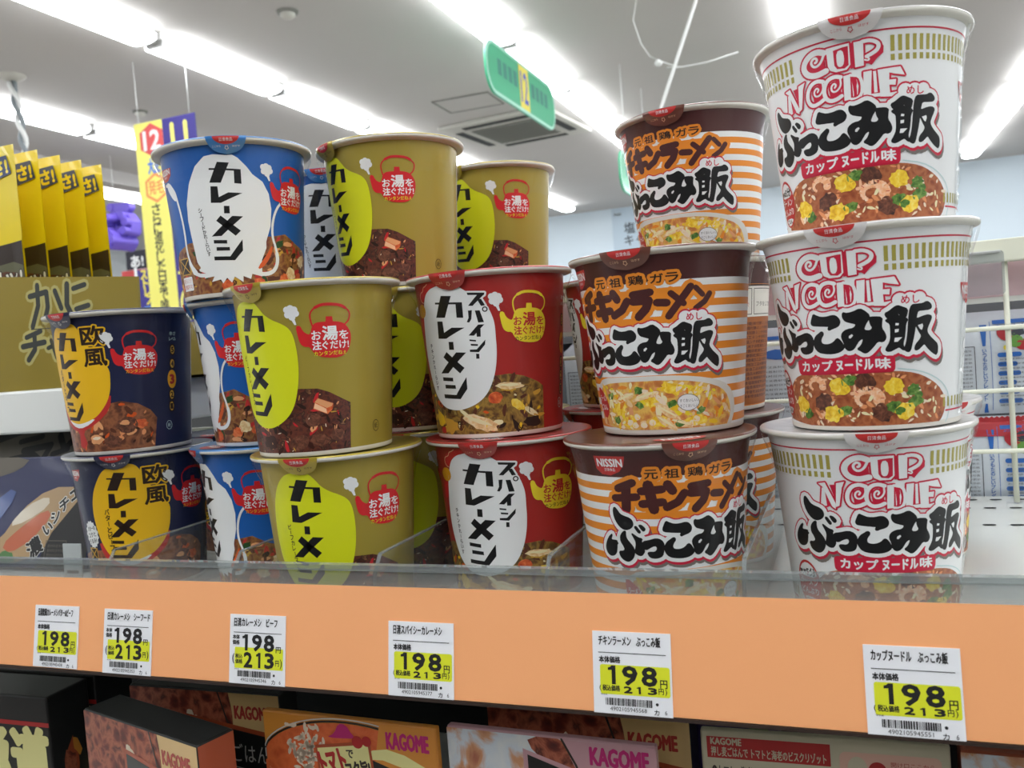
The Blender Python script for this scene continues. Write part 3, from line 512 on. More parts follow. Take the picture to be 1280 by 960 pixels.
m_post = mat('poster_grey', (196, 214, 228), 0.6)
ps = thing('wall_poster', 'pale blue-grey poster with dark lettering on the back wall left of the striped top cup', 'poster', (-1.75, YB-0.004, ZO+1.0))
MB().box(-0.90, -0.006, 0, 0.90, 0.003, 0.84, m_post).build('sheet', ps)
a = Art(); a.text('sign_black', 1, '塩レモン', -740, 500, -140, 640, 0.01); a.text('sign_black', 1, 'キャンディー', -745, 330, 120, 480, 0.01); a.text('sign_black', 1, 'Asahi', -870, 745, -770, 785, 0.01); a.poly('sign_dull', 1, rect(-730, 250, -450, 262))
mb = MB(); mb.flat_art(a, (0, -0.006, 0), (1, 0, 0), (0, 0, 1), flat(0), 0.001, 0.0006); mb.build('lettering', ps)

# ---------------------------------------------------------------- printed artwork of the cups
def foods(a, L, lst, m, r, n=14, ry=None, jit=0.18, hl=None):
    for x, z in lst:
        z = max(z, 3.2+(ry or r*0.8)*1.2)
        a.poly(m, L, blob(x, z, r, ry or r*0.8, n, jit, random.uniform(-0.5, 0.5)))
        if hl: a.poly(hl, L+1, blob(x-r*0.15, z+r*0.2, r*0.45, r*0.3, 9, 0.3))
def scatter(a, L, region, mats_, n, r0, r1, stretch=1.7):
    """little morsels inside a picture"""
    xs = [p[0] for p in region]; zs = [p[1] for p in region]; k = 0; tries = 0
    def inside(x, y):
        c = False; j = len(region)-1
        for i in range(len(region)):
            xi, yi = region[i]; xj, yj = region[j]
            if (yi > y) != (yj > y) and x < (xj-xi)*(y-yi)/(yj-yi)+xi: c = not c
            j = i
        return c
    while k < n and tries < n*20:
        tries += 1
        x = random.uniform(min(xs), max(xs)); z = random.uniform(min(zs), max(zs)); r = random.uniform(r0, r1)
        if not (inside(x-r, z) and inside(x+r, z) and inside(x, z-r) and inside(x, z+r)): continue
        a.poly(random.choice(mats_), L+random.random()*0.8, blob(x, z, r*random.uniform(1, stretch), r*0.7, 8, 0.25, random.uniform(0, PI))); k += 1
def kettle(a, L, dx, dz, body, txt, small):
    f = lambda k: shift(ART[k], dx, dz)
    a.poly(body, L, smooth(f('k_body'), 1)); a.poly(body, L, f('k_knob')); a.line(body, L, smooth(f('k_thin'), 2, False), 0.75)
    a.line(body, L, smooth(f('k_thin2'), 2, False), 0.75); a.line(body, L, smooth(f('k_fat'), 1, False), 1.5)
    for x, z in f('k_cloud'): a.disc('white', L, x, z, 1.75, 14)
    a.poly('white', L, f('k_tail'))
    a.text(txt, L+1.5, 'お', 31.0+dx, 59.7+dz, 35.6+dx, 64.2+dz, 0.02); a.text(txt, L+1.5, '湯', 36.4+dx, 59.2+dz, 43.8+dx, 66.2+dz, 0.03); a.text(txt, L+1.5, 'を', 44.6+dx, 59.4+dz, 49.3+dx, 63.8+dz, 0.02)
    a.text(txt, L+1.5, '注', 31.0+dx, 54.6+dz, 35.3+dx, 59.0+dz, 0.03); a.text(txt, L+1.5, 'ぐだけ!', 35.8+dx, 54.6+dz, 49.3+dx, 58.7+dz, 0.02)
    a.text(small, L+1.5, 'カンタンだねぇ', 31.5+dx, 51.4+dz, 47.8+dx, 53.7+dz, 0.01)
def kare(a, L, m, dx=0.0, dz=0.0):
    for p in ART['karemeshi']: a.poly(m, L, shift(p, dx, dz))
def seal_mark(a, L, x, z, r, m):
    a.line(m, L, ell(x, z, r, r*1.25, 18), 0.3, True); a.text(m, L, '紙', x-r*0.55, z-r*0.6, x+r*0.55, z+r*0.6)
def half_logo(a, L, pts, txt=True):
    a.poly('seal', L, pts)
    xs = [p[0] for p in pts]; zs = [p[1] for p in pts]; w_ = max(xs)-min(xs); h_ = max(zs)-min(zs); cx = (max(xs)+min(xs))/2
    a.text('white', L+1, 'NISSIN', cx-w_*0.4, max(zs)-h_*0.55, cx+w_*0.4, max(zs)-h_*0.15, 0.03); a.text('white', L+1, '日清食品', cx-w_*0.17, max(zs)-h_*0.78, cx+w_*0.17, max(zs)-h_*0.62)
def levels(a, L, dx, big, hot):
    a.text('pale', L, '辛さ', 68.3+dx, 72.6, 73.3+dx, 75.2, 0.02); a.text('pale', L, 'レベル', 68.0+dx, 69.4, 73.5+dx, 71.6, 0.02)
    zs = {5: 63.5, 4: 54.5, 3: 44.5, 2: 34.5, 1: 27.0} if big == 3 else {5: 61.5, 4: 48.5, 3: 37.5, 2: 30.2, 1: 22.8}
    for k, z in zs.items():
        x = 70.5+dx-(66-z)*0.06
        if k == big: a.poly('beak', L, ell(x, z, 3.6, 6.0)); a.text(hot, L+1, str(k), x-1.6, z-2.8, x+1.6, z+2.8, 0.06)
        else: a.poly('umber', L, rrect(x-2.1, z-3.6, x+2.1, z+3.6, 1.5)); a.poly('ochre', L+1, ell(x, z, 1.6, 2.8)); a.text('umber', L+2, str(k), x-0.9, z-1.7, x+0.9, z+1.7, 0.05)
    seal_mark(a, L, 65.5+dx, 15.0, 2.2, 'pale')
def microwave_mark(a, L, x0, z0, x1, z1, box=None):
    a.poly('ochre', L, rect(x0, z0, x1, z1)); a.poly('umber', L+1, rect(x0+0.6, z0+0.6, x1-0.6, z1-0.6)); a.line('ochre', L+2, [(x0+1, z0+1), (x1-1, z1-1)], 0.7); a.line('ochre', L+2, [(x0+1, z1-1), (x1-1, z0+1)], 0.7)
    if box:
        a.poly('white', L, rrect(*box, 0.8)); xm = (box[0]+box[2])/2
        a.text('seal', L+1, '電子レンジ', box[0]+1, (box[1]+box[3])/2+0.4, box[2]-1, box[3]-1); a.text('seal', L+1, '調理不可', box[0]+1, box[1]+1, box[2]-1, (box[1]+box[3])/2-0.4)
def pic(a, m, pts, L=0.5): a.poly(m, L, pts)

def art_gold():
    a = Art()
    food = [(-58, 2.4), (46.8, 2.4), (48.1, 26.2), (43.3, 28.8), (37, 32.5), (31, 34.8), (20, 35.4), (8, 33), (-20, 33), (-40, 31), (-58, 26)]
    pic(a, 'food_gold', food)
    scatter(a, 1.5, food, ['beef', 'beef', 'meat', 'umber', 'umber', 'tofu', 'combred'], 90, 0.6, 2.0, 2.6)
    scatter(a, 2, food, ['rice', 'tofu', 'ochre', 'meat'], 70, 0.25, 0.5, 4.0)
    a.poly('pic_meat', 2.6, smooth(ART['dark'], 2)); a.poly('pic_meat', 2.6, smooth(ART['dark2'], 2)); a.poly('beef', 2.6, blob(-2, 8, 6, 3.5, 18)); a.poly('pic_meat', 2.6, blob(40, 10, 4, 3, 18)); a.poly('pic_meat', 2.6, blob(30, 8, 5, 3.2, 18))
    a.poly('pic_carrot', 3, ART['tofu']); a.poly('tofu', 3.2, [(28.9, 27.9), (30.6, 29.7), (38.3, 26.5), (37.6, 25.2), (34.8, 24.4)]); a.poly('shrimp2', 3.2, [(28, 24.8), (28.9, 27.4), (34.6, 24), (34.8, 21.6)])
    bl = [(1, 82), (-4.8, 82.7), (-12.7, 81.6), (-18.5, 76.5), (-23, 68.6), (-26, 57.3), (-27, 45.9), (-25.5, 36.1), (-22, 27), (-16, 20)] + shift(ART['blob_g2bot'][1:], 1.3)
    a.poly('lime', 4, smooth(bl, 2))
    kare(a, 5, 'black', 1.5); a.vtext('black', 5, 'ビーフカレーライス', -14.5, 54.5, -12.5, 28, 2.6)
    kettle(a, 5, -0.6, 0, 'kred', 'white', 'lime'); seal_mark(a, 5, 64.6, 12.3, 2.4, 'umber')
    a.poly('paper', 2, rect(92, 6, 118, 78)); a.text('umber', 3, '作り方', 95, 70, 115, 76)
    for k in range(14): a.text('umber', 3, 'フタを矢印まではがし熱湯を注ぐ'[k % 5:k % 5+10], 94, 64-k*4, 116, 66.4-k*4)
    return a
def art_blue():
    a = Art()
    food = [(-58, 2.4), (56, 2.4), (57.5, 22), (52, 27), (41.2, 30.6), (31.7, 35.6), (22.3, 34), (0, 33), (-32, 33), (-46, 29), (-58, 20)]
    pic(a, 'food_blue', food)
    scatter(a, 1.5, food, ['seal', 'ochre', 'meat', 'meat', 'tofu', 'umber', 'seal', 'dkgreen'], 110, 0.8, 2.6, 2.2)
    foods(a, 2.7, [(48, 20), (36, 12)], 'pic_chicken', 4.5, 18); foods(a, 2.7, [(30, 9), (-40, 12)], 'pic_carrot', 4, 18); foods(a, 2.7, [(44, 10), (-8, 5), (12, 5)], 'pic_carrot', 3.6, 18)
    bl = [(2, 81)] + ART['blob_b3'][:8] + [(-27.6, 28), (-27, 22)] + [(-26, 16)] + ART['sq_fringe'][2:] + [(14.5, 20), (17.8, 27)] + list(reversed(ART['blob_b3r'][:8]))
    a.poly('white', 4, bl)
    la = smooth(ART['sq_l_arm'], 2, False); a.line('white', 4, la, 1.7); a.line('white', 4, [(-34, 22), (-31, 15.5), (-26, 13.5), (-20, 13)], 2.2)
    sp = [(-46.5, 70.5), (-43, 70.5), (-39.5, 68), (-37.2, 63.5), (-36.5, 59), (-38.5, 58.5), (-42, 61.5), (-45.5, 66)]
    a.poly('white', 4, smooth(sp, 2))
    ra = smooth(ART['sq_r_arm'], 2, False); a.line('white', 4, ra[:len(ra)//2], 1.5); a.line('white', 4, ra[len(ra)//2-1:], 2.4)
    a.poly('food_blue', 4.8, smooth([(-32.4, 32.8), (-29.3, 26.6), (-26.4, 20.3), (-24.5, 18), (-26, 16.9), (-30, 18), (-32.7, 22.5)], 1)); a.poly('carrot', 4.8, smooth(shift(ART['sq_holes'], 1.0), 1))
    kare(a, 5, 'black', 1.2, -1.5); a.vtext('black', 5, 'シーフードかれーらいす', -19.5, 52, -17.2, 24, 2.5)
    kettle(a, 5, -1.7, -1.5, 'kred', 'white', 'amber')
    half_logo(a, 3, [(-55, 79.5), (-38, 78.4), (-39, 74.2), (-43.4, 71.5), (-49, 71.5), (-54, 75)])
    microwave_mark(a, 3.5, -46, 15, -34, 25, (-46, 5.5, -34, 13.7))
    a.poly('paper', 2, rect(92, 6, 118, 78))
    return a
def art_red():
    a = Art()
    food = [(-58, 2.4), (48.5, 2.4), (48.3, 25.9), (44.3, 28.5), (35.3, 32.3), (27.3, 34.1), (19.6, 33.6), (0, 32), (-32, 33), (-58, 26)]
    pic(a, 'food_red', food)
    scatter(a, 1.5, food, ['ochre', 'ochre', 'cream', 'meat', 'egg', 'umber', 'meat', 'carrot'], 100, 0.7, 2.2, 2.4)
    a.poly('pic_chicken', 2.6, blob(27, 27.5, 8, 1.9, 16, 0.15, -0.05)); a.poly('cream', 2.8, blob(27, 28, 6, 0.8, 16, 0.2, -0.05)); a.poly('pic_carrot', 2.6, blob(18, 21.5, 4.2, 3.2, 18, 0.1)); a.poly('pic_egg', 2.6, blob(31, 17, 4.6, 2.6, 18, 0.12, -0.6))
    a.poly('pic_chicken', 2.6, blob(8, 8.5, 11, 3.6, 22, 0.15, -0.35)); a.poly('cream', 2.9, blob(7, 9.4, 8, 1.2, 16, 0.25, -0.35)); a.poly('ochre', 2.6, blob(-14, 7, 6, 4, 16, 0.3)); a.poly('egg', 2.6, blob(-24, 11, 5, 4)); a.poly('seal', 2.6, blob(-22, 4.6, 3, 2)); a.poly('umber', 2.6, blob(40, 7, 6, 3))
    bl = [(-12, 83.7), (-15.4, 83.0), (-19.7, 80.4), (-22.3, 76.4), (-25.5, 69.0), (-27.1, 62.1), (-29.1, 54), (-30.2, 45), (-29, 36), (-26.4, 28.5), (-23.8, 23.4)] + ART['blob_red'][14:28] + [(2.1, 84.1), (-6, 85)]
    a.poly('combred', 4, smooth([(-9.7, 85.0), (-12, 86), (-17, 86), (-18.9, 85), (-23.9, 83.6), (-26.6, 81.1), (-26.2, 77.6), (-22.7, 76.1), (-20.2, 80.5), (-15.4, 83.0)], 1)); a.line('shrimp2', 4.4, smooth([(-17, 86), (-18.9, 85), (-21, 84.6), (-22, 82.4), (-25.6, 81.6), (-26.6, 79), (-25, 76.6), (-22.7, 76.1)], 1, False), 0.45)
    a.poly('combred', 4, smooth([(-30, 67.8), (-25.3, 67.4), (-26.9, 62.9), (-29.4, 57.7), (-32.5, 58.1), (-32.4, 64)], 1))
    a.poly('white', 4.4, smooth(bl, 2)); a.poly('beak', 4.8, smooth([(-28, 75.6), (-24, 75.6), (-22.2, 73), (-22.4, 70), (-25, 68), (-29.5, 68), (-32, 71), (-31, 74)], 1))
    for p in ART['spicy']: a.poly('white', 4.6, p); a.line('white', 4.6, p, 1.9, True); a.poly('black', 5.4, p)
    rx, rz = ART['spicy_ring'][0]; a.line('white', 4.6, ell(rx, rz, 1.2), 1.9, True); a.line('black', 5.4, ell(rx, rz, 1.15), 0.6, True)
    kare(a, 5.4, 'black'); a.vtext('black', 5.4, 'チキンかれーらいす', -21.3, 53.5, -21.3, 27, 2.4)
    kettle(a, 5, 0, 0, 'yellow', 'seal', 'umber'); levels(a, 4, 0, 4, 'crimson'); half_logo(a, 3, [(-57, 80), (-42, 79), (-43, 75), (-48, 72), (-54, 72.5), (-57, 76)])
    a.poly('paper', 2, rect(92, 6, 118, 78))
    return a
def art_navy():
    a = Art()
    food = [(-58, 2.4), (51, 2.4), (53.5, 20.8), (49.6, 26.1), (42, 30.9), (31.7, 33.4), (22.3, 31.9), (0, 30), (-30, 28), (-58, 20)]
    pic(a, 'food_navy', food)
    scatter(a, 1.5, food, ['meat', 'meat', 'tofu', 'beef', 'carrot', 'shrimp'], 80, 0.8, 2.4, 2.2)
    a.poly('pic_meat', 2.6, blob(34, 18, 6.5, 5, 20, 0.12)); a.poly('tofu', 2.8, blob(33, 19.5, 3, 1.6)); a.poly('pic_carrot', 2.6, blob(43, 18, 4.5, 2.8, 18)); a.poly('tofu', 2.6, blob(13, 10, 5, 3)); a.poly('rice', 2.8, blob(13, 11, 3, 1)); a.poly('pic_meat', 2.6, blob(24, 8, 6, 4, 20, 0.12))
    bl = [(1, 84.5), (-2.3, 83.3), (-9.9, 81.8), (-15.6, 74.2), (-20.4, 65.0), (-22.5, 54.4), (-21.7, 43.8), (-19, 33.1), (-13.8, 24.5), (-7.5, 19.5), (0.5, 17.6), (9.5, 20), (17.2, 25.8), (23.5, 33), (26.3, 40), (27.2, 47), (27.4, 55), (20, 63), (14, 72.7), (10.5, 81.5), (7, 84)]
    a.poly('seal', 3.4, smooth([(26.8, 40), (25, 28.6), (14.5, 20.0), (0.6, 14.8), (-13, 18.5), (-20, 27), (-21.5, 35)], 1)); a.poly('seal', 3.4, ell(0.6, 15.8, 3.4, 2.2)); a.poly('seal', 3.4, [(-1.5, 15), (2.5, 15), (4.8, 8), (1, 4.6), (-2.6, 6)])
    a.poly('white', 3.8, smooth([(-13.8, 24.5), (-7.5, 19.5), (0.5, 17.4), (9.5, 20), (15, 24)], 1)); a.poly('amber', 4, smooth(bl[:9]+[(-9, 22), (0.5, 20.2), (11, 22.6)]+bl[12:], 2))
    for ch, z0, z1 in (('欧', 69.6, 81.2), ('風', 56.4, 67.0)): a.text('umber', 5, ch, 12.6, z0, 26.6, z1, 0.03, [('amber', 4.3, 1.3)])
    kare(a, 5, 'umber', 3.6, 0.5); a.vtext('umber', 5, 'バターとビーフ', -11.6, 56, -11.2, 28, 3.6, 0.03)
    kettle(a, 5, 5.2, -1, 'kred', 'white', 'amber'); levels(a, 4, -3.2, 3, 'crimson')
    a.poly('white', 3.5, [((6.6 if i % 2 else 5.6)*math.cos(i*PI/15)-27.5, (9.4 if i % 2 else 8.3)*math.sin(i*PI/15)+39) for i in range(30)])
    for k, s_ in enumerate(('バターの', 'コクと', 'うまみ!')): a.text('black', 4.4, s_, -31.5, 41.5-k*4.2, -23.5, 44.5-k*4.2, 0.02, rot=0.2)
    half_logo(a, 3, [(-42, 81), (-29.5, 82), (-30, 77.5), (-34, 74), (-39, 74.5)]); microwave_mark(a, 3.4, -33, 21.5, -24.5, 30)
    a.poly('paper', 2, rect(92, 6, 118, 78))
    return a

def bukkomi(a, L, dx, dz, grey='grey'):
    g = [shift(p, dx, dz) for p in ART['bukkomi'][:10]] + [shift(p, dx+5.2, dz) for p in ART['bukkomi'][10:]]
    wh = [shift(ART['bukkomi_w'][0], dx, dz)] + [shift(p, dx+5.2, dz) for p in ART['bukkomi_w'][1:]]
    g = [smooth(p, 1) for p in g]
    for p in g:
        q = shift(p, 0.9, -2.4); a.poly(grey, L, q); a.line(grey, L, q, 5.0, True)
        a.poly('cnred', L+1, p); a.line('cnred', L+1, p, 5.6, True); a.line('cnred', L+1, shift(p, 0.3, -1.2), 4.6, True)
        a.poly('white', L+2, p); a.line('white', L+2, p, 4.4, True); a.poly('black', L+3, p); a.line('black', L+3, p, 0.7, True)
    a.poly('white', L+2.2, rect(-6+dx, 38.5+dz, 4+dx, 47+dz))
    for p in wh: a.poly('white', L+3.6, p)
    mx, mz = 28+dx, 55.2+dz
    for x in (mx-1, mx+3, mx+7): a.disc('cnred', L+1, x, mz+1.2, 3.6, 16); a.disc('white', L+2, x, mz+1, 3.0, 16)
    a.text('cnred', L+3, 'めし', mx-0.5, mz-0.8, mx+7, mz+2.7, 0.02)
def art_cn():
    a = Art()
    P_ = lambda k, d=5.2: shift(ART[k], d)
    a.line('cnred', 1, [(x, 82.2) for x in range(-125, 126, 5)], 0.7)
    k = -64
    for i in range(-60, 61):
        x = 21.6+2.95*i
        if -17.4 < x < 20.5 or abs(x) > 122: continue
        a.poly('goldbar', 1, rect(x, 73.0, x+1.55, 79.6)); a.poly('goldbar', 1, rect(x, 69.2, x+1.55, 71.8))
        if abs(x) > 48: a.poly('goldbar', 1, rect(x, 8.0, x+1.3, 12.4))
    for s in (-1, 1): a.line('cnred', 1, [(s*(50+i*3), 6.3) for i in range(25)], 0.7)
    # the bowl of soup
    a.line('pale', 1, smooth(P_('cn_bowl'), 1, False), 0.5)
    soup = [(-38, 2.0), (-36.5, 10), (-31, 19), (-25, 24), (-18, 26)] + [(x+5.2, z) for x, z in ART['cn_soup'][4:]] + [(44.5, 2.0)]
    a.poly('soup_cn', 1, smooth(soup, 1))
    scatter(a, 1.6, soup, ['rice', 'rice', 'shrimp2', 'cream', 'shrimp'], 130, 0.5, 1.3, 2.2)
    for x, z in P_('cn_shrimp'):
        R_ = 6.2 if x > 0 else 4.6
        for t in range(15):      # a curled prawn: segments tapering to the tail
            an = t*0.31-0.35; k_ = 1-t/22
            a.poly('pic_shrimp', 2.8+0.02*t, blob(x+R_*0.78*math.cos(an), z+R_*0.58*math.sin(an), R_*0.42*k_, R_*0.36*k_, 12, 0.1, an))
        for t in range(1, 13, 2):
            an = t*0.31-0.35; a.line('seal' if t % 4 == 1 else 'shrimp', 3.3, [(x+R_*0.86*math.cos(an), z+R_*0.64*math.sin(an)), (x+R_*1.08*math.cos(an), z+R_*0.84*math.sin(an))], 0.3)
    foods(a, 3.5, P_('cn_egg'), 'pic_egg', 4.6, 20, 3.8, 0.16); foods(a, 3.0, P_('cn_meat'), 'pic_meat', 4.6, 20, 3.8, 0.16)
    foods(a, 3.4, P_('cn_onion'), 'pic_onion', 3.2, 14, 2.4, 0.28); foods(a, 3.7, shift(P_('cn_onion')[1:3], 2, -2.2), 'pic_onion', 2.2, 12, 1.8, 0.28)
    # ribbon
    a.poly('cnred', 3.9, rrect(-20.5, 25.4, 24.5, 32.8, 1.8))
    for ch, x0, x1 in (('カップ', -17.5, -1.5), ('ヌードル', 0.2, 15.5), ('味', 16.6, 22.6)): a.text('white', 8.6, ch, x0, 27.0, x1, 31.8, 0.035)
    a.poly('cnred', 8, rrect(-20.5, 26.0, 24.5, 32.6, 1.8))
    # CUP NOODLE
    px = 0.0703
    fw, fs = ART['cn_w'], [list(q) for q in ART['cn_s']]
    fs[2][0] = [(11.2, 78.6), (14.6, 78.7), (17.4, 76.8), (16.8, 74.4), (14.6, 73.0), (12.6, 72.2)]; fs.append([[(11.9, 70.9), (13.2, 70.3), (13.6, 71.2), (12.9, 71.6)], 9])
    for p in fw: a.poly('cnred', 4, p); a.line('cnred', 4, p, 1.5, True)
    for p, wd in fs: a.line('cnred', 4, smooth(p, 2, False), wd*px+1.5)
    for p in ART['cn_r']: a.poly('cnred', 4.5, p)
    a.poly('cnred', 4.5, [(10.5, 73.5), (17, 72.4), (14.5, 69.2), (10.5, 69.2)])
    for p in fw: a.poly('white', 5, p)
    for p, wd in fs: a.line('white', 5, smooth(p, 2, False), wd*px)
    for j_ in (0,): a.poly('cnred', 5.2, ART['cn_r'][3]); a.line('white', 5.6, smooth([ART['cn_r'][3][k_] for k_ in range(6)], 1, False), 1.25); a.poly('white', 5.6, fw[5])
    a.poly('cnred', 5.4, [ART['cn_r'][0][i] for i in range(len(ART['cn_r'][0]))]); a.poly('white', 5.8, smooth(ART['cn_u'], 1))
    bukkomi(a, 5, 0, 0)
    # side seal and logo
    sx = -37
    a.poly('seal', 2.6, ell(sx, 16.5, 7.8, 11.2, 28)); a.poly('white', 3, smooth([(sx-6.6, 19.5), (sx+6.6, 19.5), (sx+4.6, 24.6), (sx, 27), (sx-4.6, 24.6)], 1)); a.text('black', 4, '熱湯', sx-5.6, 20.6, sx-1, 22.8, 0.03); a.text('black', 4, '5分', sx-0.6, 20.2, sx+5.4, 24, 0.04)
    for k_, s_ in enumerate(('ラーメン', 'どんぶり')): a.text('white', 3.6, s_, sx-6, 15.6-k_*4.4, sx+6, 18.8-k_*4.4, 0.02)
    a.poly('white', 3, smooth([(sx-5, 9.6), (sx+5, 9.6), (sx+3, 7), (sx, 6), (sx-3, 7)], 1)); a.text('black', 4, 'ごはん', sx-3.4, 7.2, sx+3.4, 9.2, 0.03)
    half_logo(a, 2, [(59, 62), (77, 62), (76, 57), (72, 53.6), (68, 52.6), (63, 54), (60, 57.5)])
    return a
def art_chk():
    a = Art()
    ez = [74.3, 71.0, 67.6, 64.4, 61.0, 57.6, 54.2, 50.8, 47.2, 43.6, 40.0, 36.4, 33.0, 29.4, 25.8, 22.2, 18.6, 15.0, 11.2, 7.4, 3.6]
    band = lambda z0, z1: [(x, z0) for x in range(-84, 85, 4)] + [(x, z1) for x in range(84, -85, -4)]
    def stripe(m, L, z0, z1, x0=-88, x1=88):
        x = x0
        while x < x1: a.poly(m, L, rect(x, z0, min(x+2.6, x1), z1)); x += 2.6
    stripe('white', 1, 2.4, 74.3)
    for i in range(1, len(ez)-1, 2): stripe('orange', 1.6, ez[i+1], ez[i])
    # bowl
    bowl = [(-33, 2.4), (-36, 14), (-33, 25), (-26, 29)] + ART['k_bowl'][1:] + [(50, 2.4)]
    a.poly('bowl', 2.4, smooth(bowl, 1))
    soup = [(-33, 2.6), (-34, 14), (-31, 23), (-24, 26)] + ART['k_soup'][1:] + [(47, 2.6)]
    a.poly('soup_k', 3, smooth(soup, 1))
    low = [p for p in soup if True]
    scatter(a, 3.4, soup, ['egg', 'yellow', 'chick', 'orange', 'rice', 'cream', 'tofu'], 150, 0.7, 2.2, 2.4)
    for i, (x, z) in enumerate(ART['k_chickn']): a.poly('pic_chicken', 4.2, blob(x, z, 7, 1.7, 14, 0.2, (0.3, 0.25, -0.55, -0.3, -0.6)[i])); a.poly('cream', 4.6, blob(x, z+0.4, 5, 0.6, 12, 0.2, (0.3, 0.25, -0.55, -0.3, -0.6)[i]))
    foods(a, 4.0, ART['k_egg'], 'pic_egg', 5.0, 20, 2.8, 0.3); foods(a, 4.4, ART['k_onion'], 'pic_onion', 2.6, 12, 1.8, 0.3); foods(a, 4.2, ART['k_rice'], 'rice', 1.9, 10, 1.5, 0.1, 'cream')
    a.poly('white', 5, smooth(ART['k_balloon'], 1)); a.line('grey', 5.3, smooth(ART['k_balloon'], 1), 0.3, True); a.poly('white', 5, ART['k_btail'])
    a.text('black', 5.6, 'すぐおいしい、', 19, 15.4, 28.5, 17, 0.01); a.text('black', 5.6, 'すごくおいしい', 19, 12.8, 28.5, 14.4, 0.01)
    a.poly('seal', 4.6, smooth([(-35, 24), (-31, 24), (-23.3, 16), (-27, 8), (-33, 9)], 1))
    for k_, s_ in enumerate(('ラーメン', 'ごはん')): a.text('white', 5.4, s_, -33, 17-k_*4.5, -26, 20-k_*4.5, 0.02)
    # lettering
    ck = [(p, w_) for p, w_ in ART['chikin']] + [(p, w_) for p, w_ in ART['chikin2']]
    q = 0.0756
    for i, (p, w_) in enumerate(ck):
        ww = w_*q if i < len(ART['chikin']) else w_*0.082
        ww *= 1.22; a.line('orange', 4.6, p, ww+3.8); a.line('brown', 6, p, ww)
    xs = [(-19.1, -13.4), (-10.5, -4.4), (-0.6, 6.2), (9.3, 14.9), (16, 21.5)]
    for ch, (x0, x1) in zip('元祖鶏ガラ', xs): a.text('umber', 6, ch, x0, 73.5, x1, 77.8, 0.025, [('orange', 4.6, 1.5)])
    bukkomi(a, 5, -3.3, 0.2)
    half_logo(a, 2, ART['nissin_k'])
    # back of the cup: directions and ingredients
    a.poly('paper', 2, rect(92, 55, 150, 73)); a.line('umber', 2.6, rect(94, 56.5, 120, 71.5), 0.4, True); a.line('umber', 2.6, rect(122, 56.5, 148, 71.5), 0.4, True); a.poly('black', 2.6, rect(95, 66, 99, 70.5)); a.text('white', 3.2, '2', 96, 66.6, 98, 70, 0.03); a.text('seal', 2.8, '熱湯を内側の線まで', 98, 61, 118, 63.5); a.text('umber', 2.8, 'まで注ぐ', 98, 57.5, 110, 60); a.text('umber', 2.8, 'フタをして5分', 124, 61, 146, 64)
    a.poly('panel', 1.8, rect(92, 3, 150, 55)); a.poly('umber', 1.6, rect(92, 66, 150, 74))
    for k_ in range(17): a.text('brown', 2.6, '味付豚ミンチ卵乾燥加工品米糖類植物油脂食塩香辛料'[k_:k_+8]*2, 95+(k_ % 3), 50-k_*2.7, 147-(k_*5 % 7), 52-k_*2.7, 0.01)
    a.poly('paper', 2.8, rect(96, 20, 101, 44)); a.vtext('umber', 3.4, '4901051965368', 98.5, 43, 98.5, 21, 1.7)
    return a

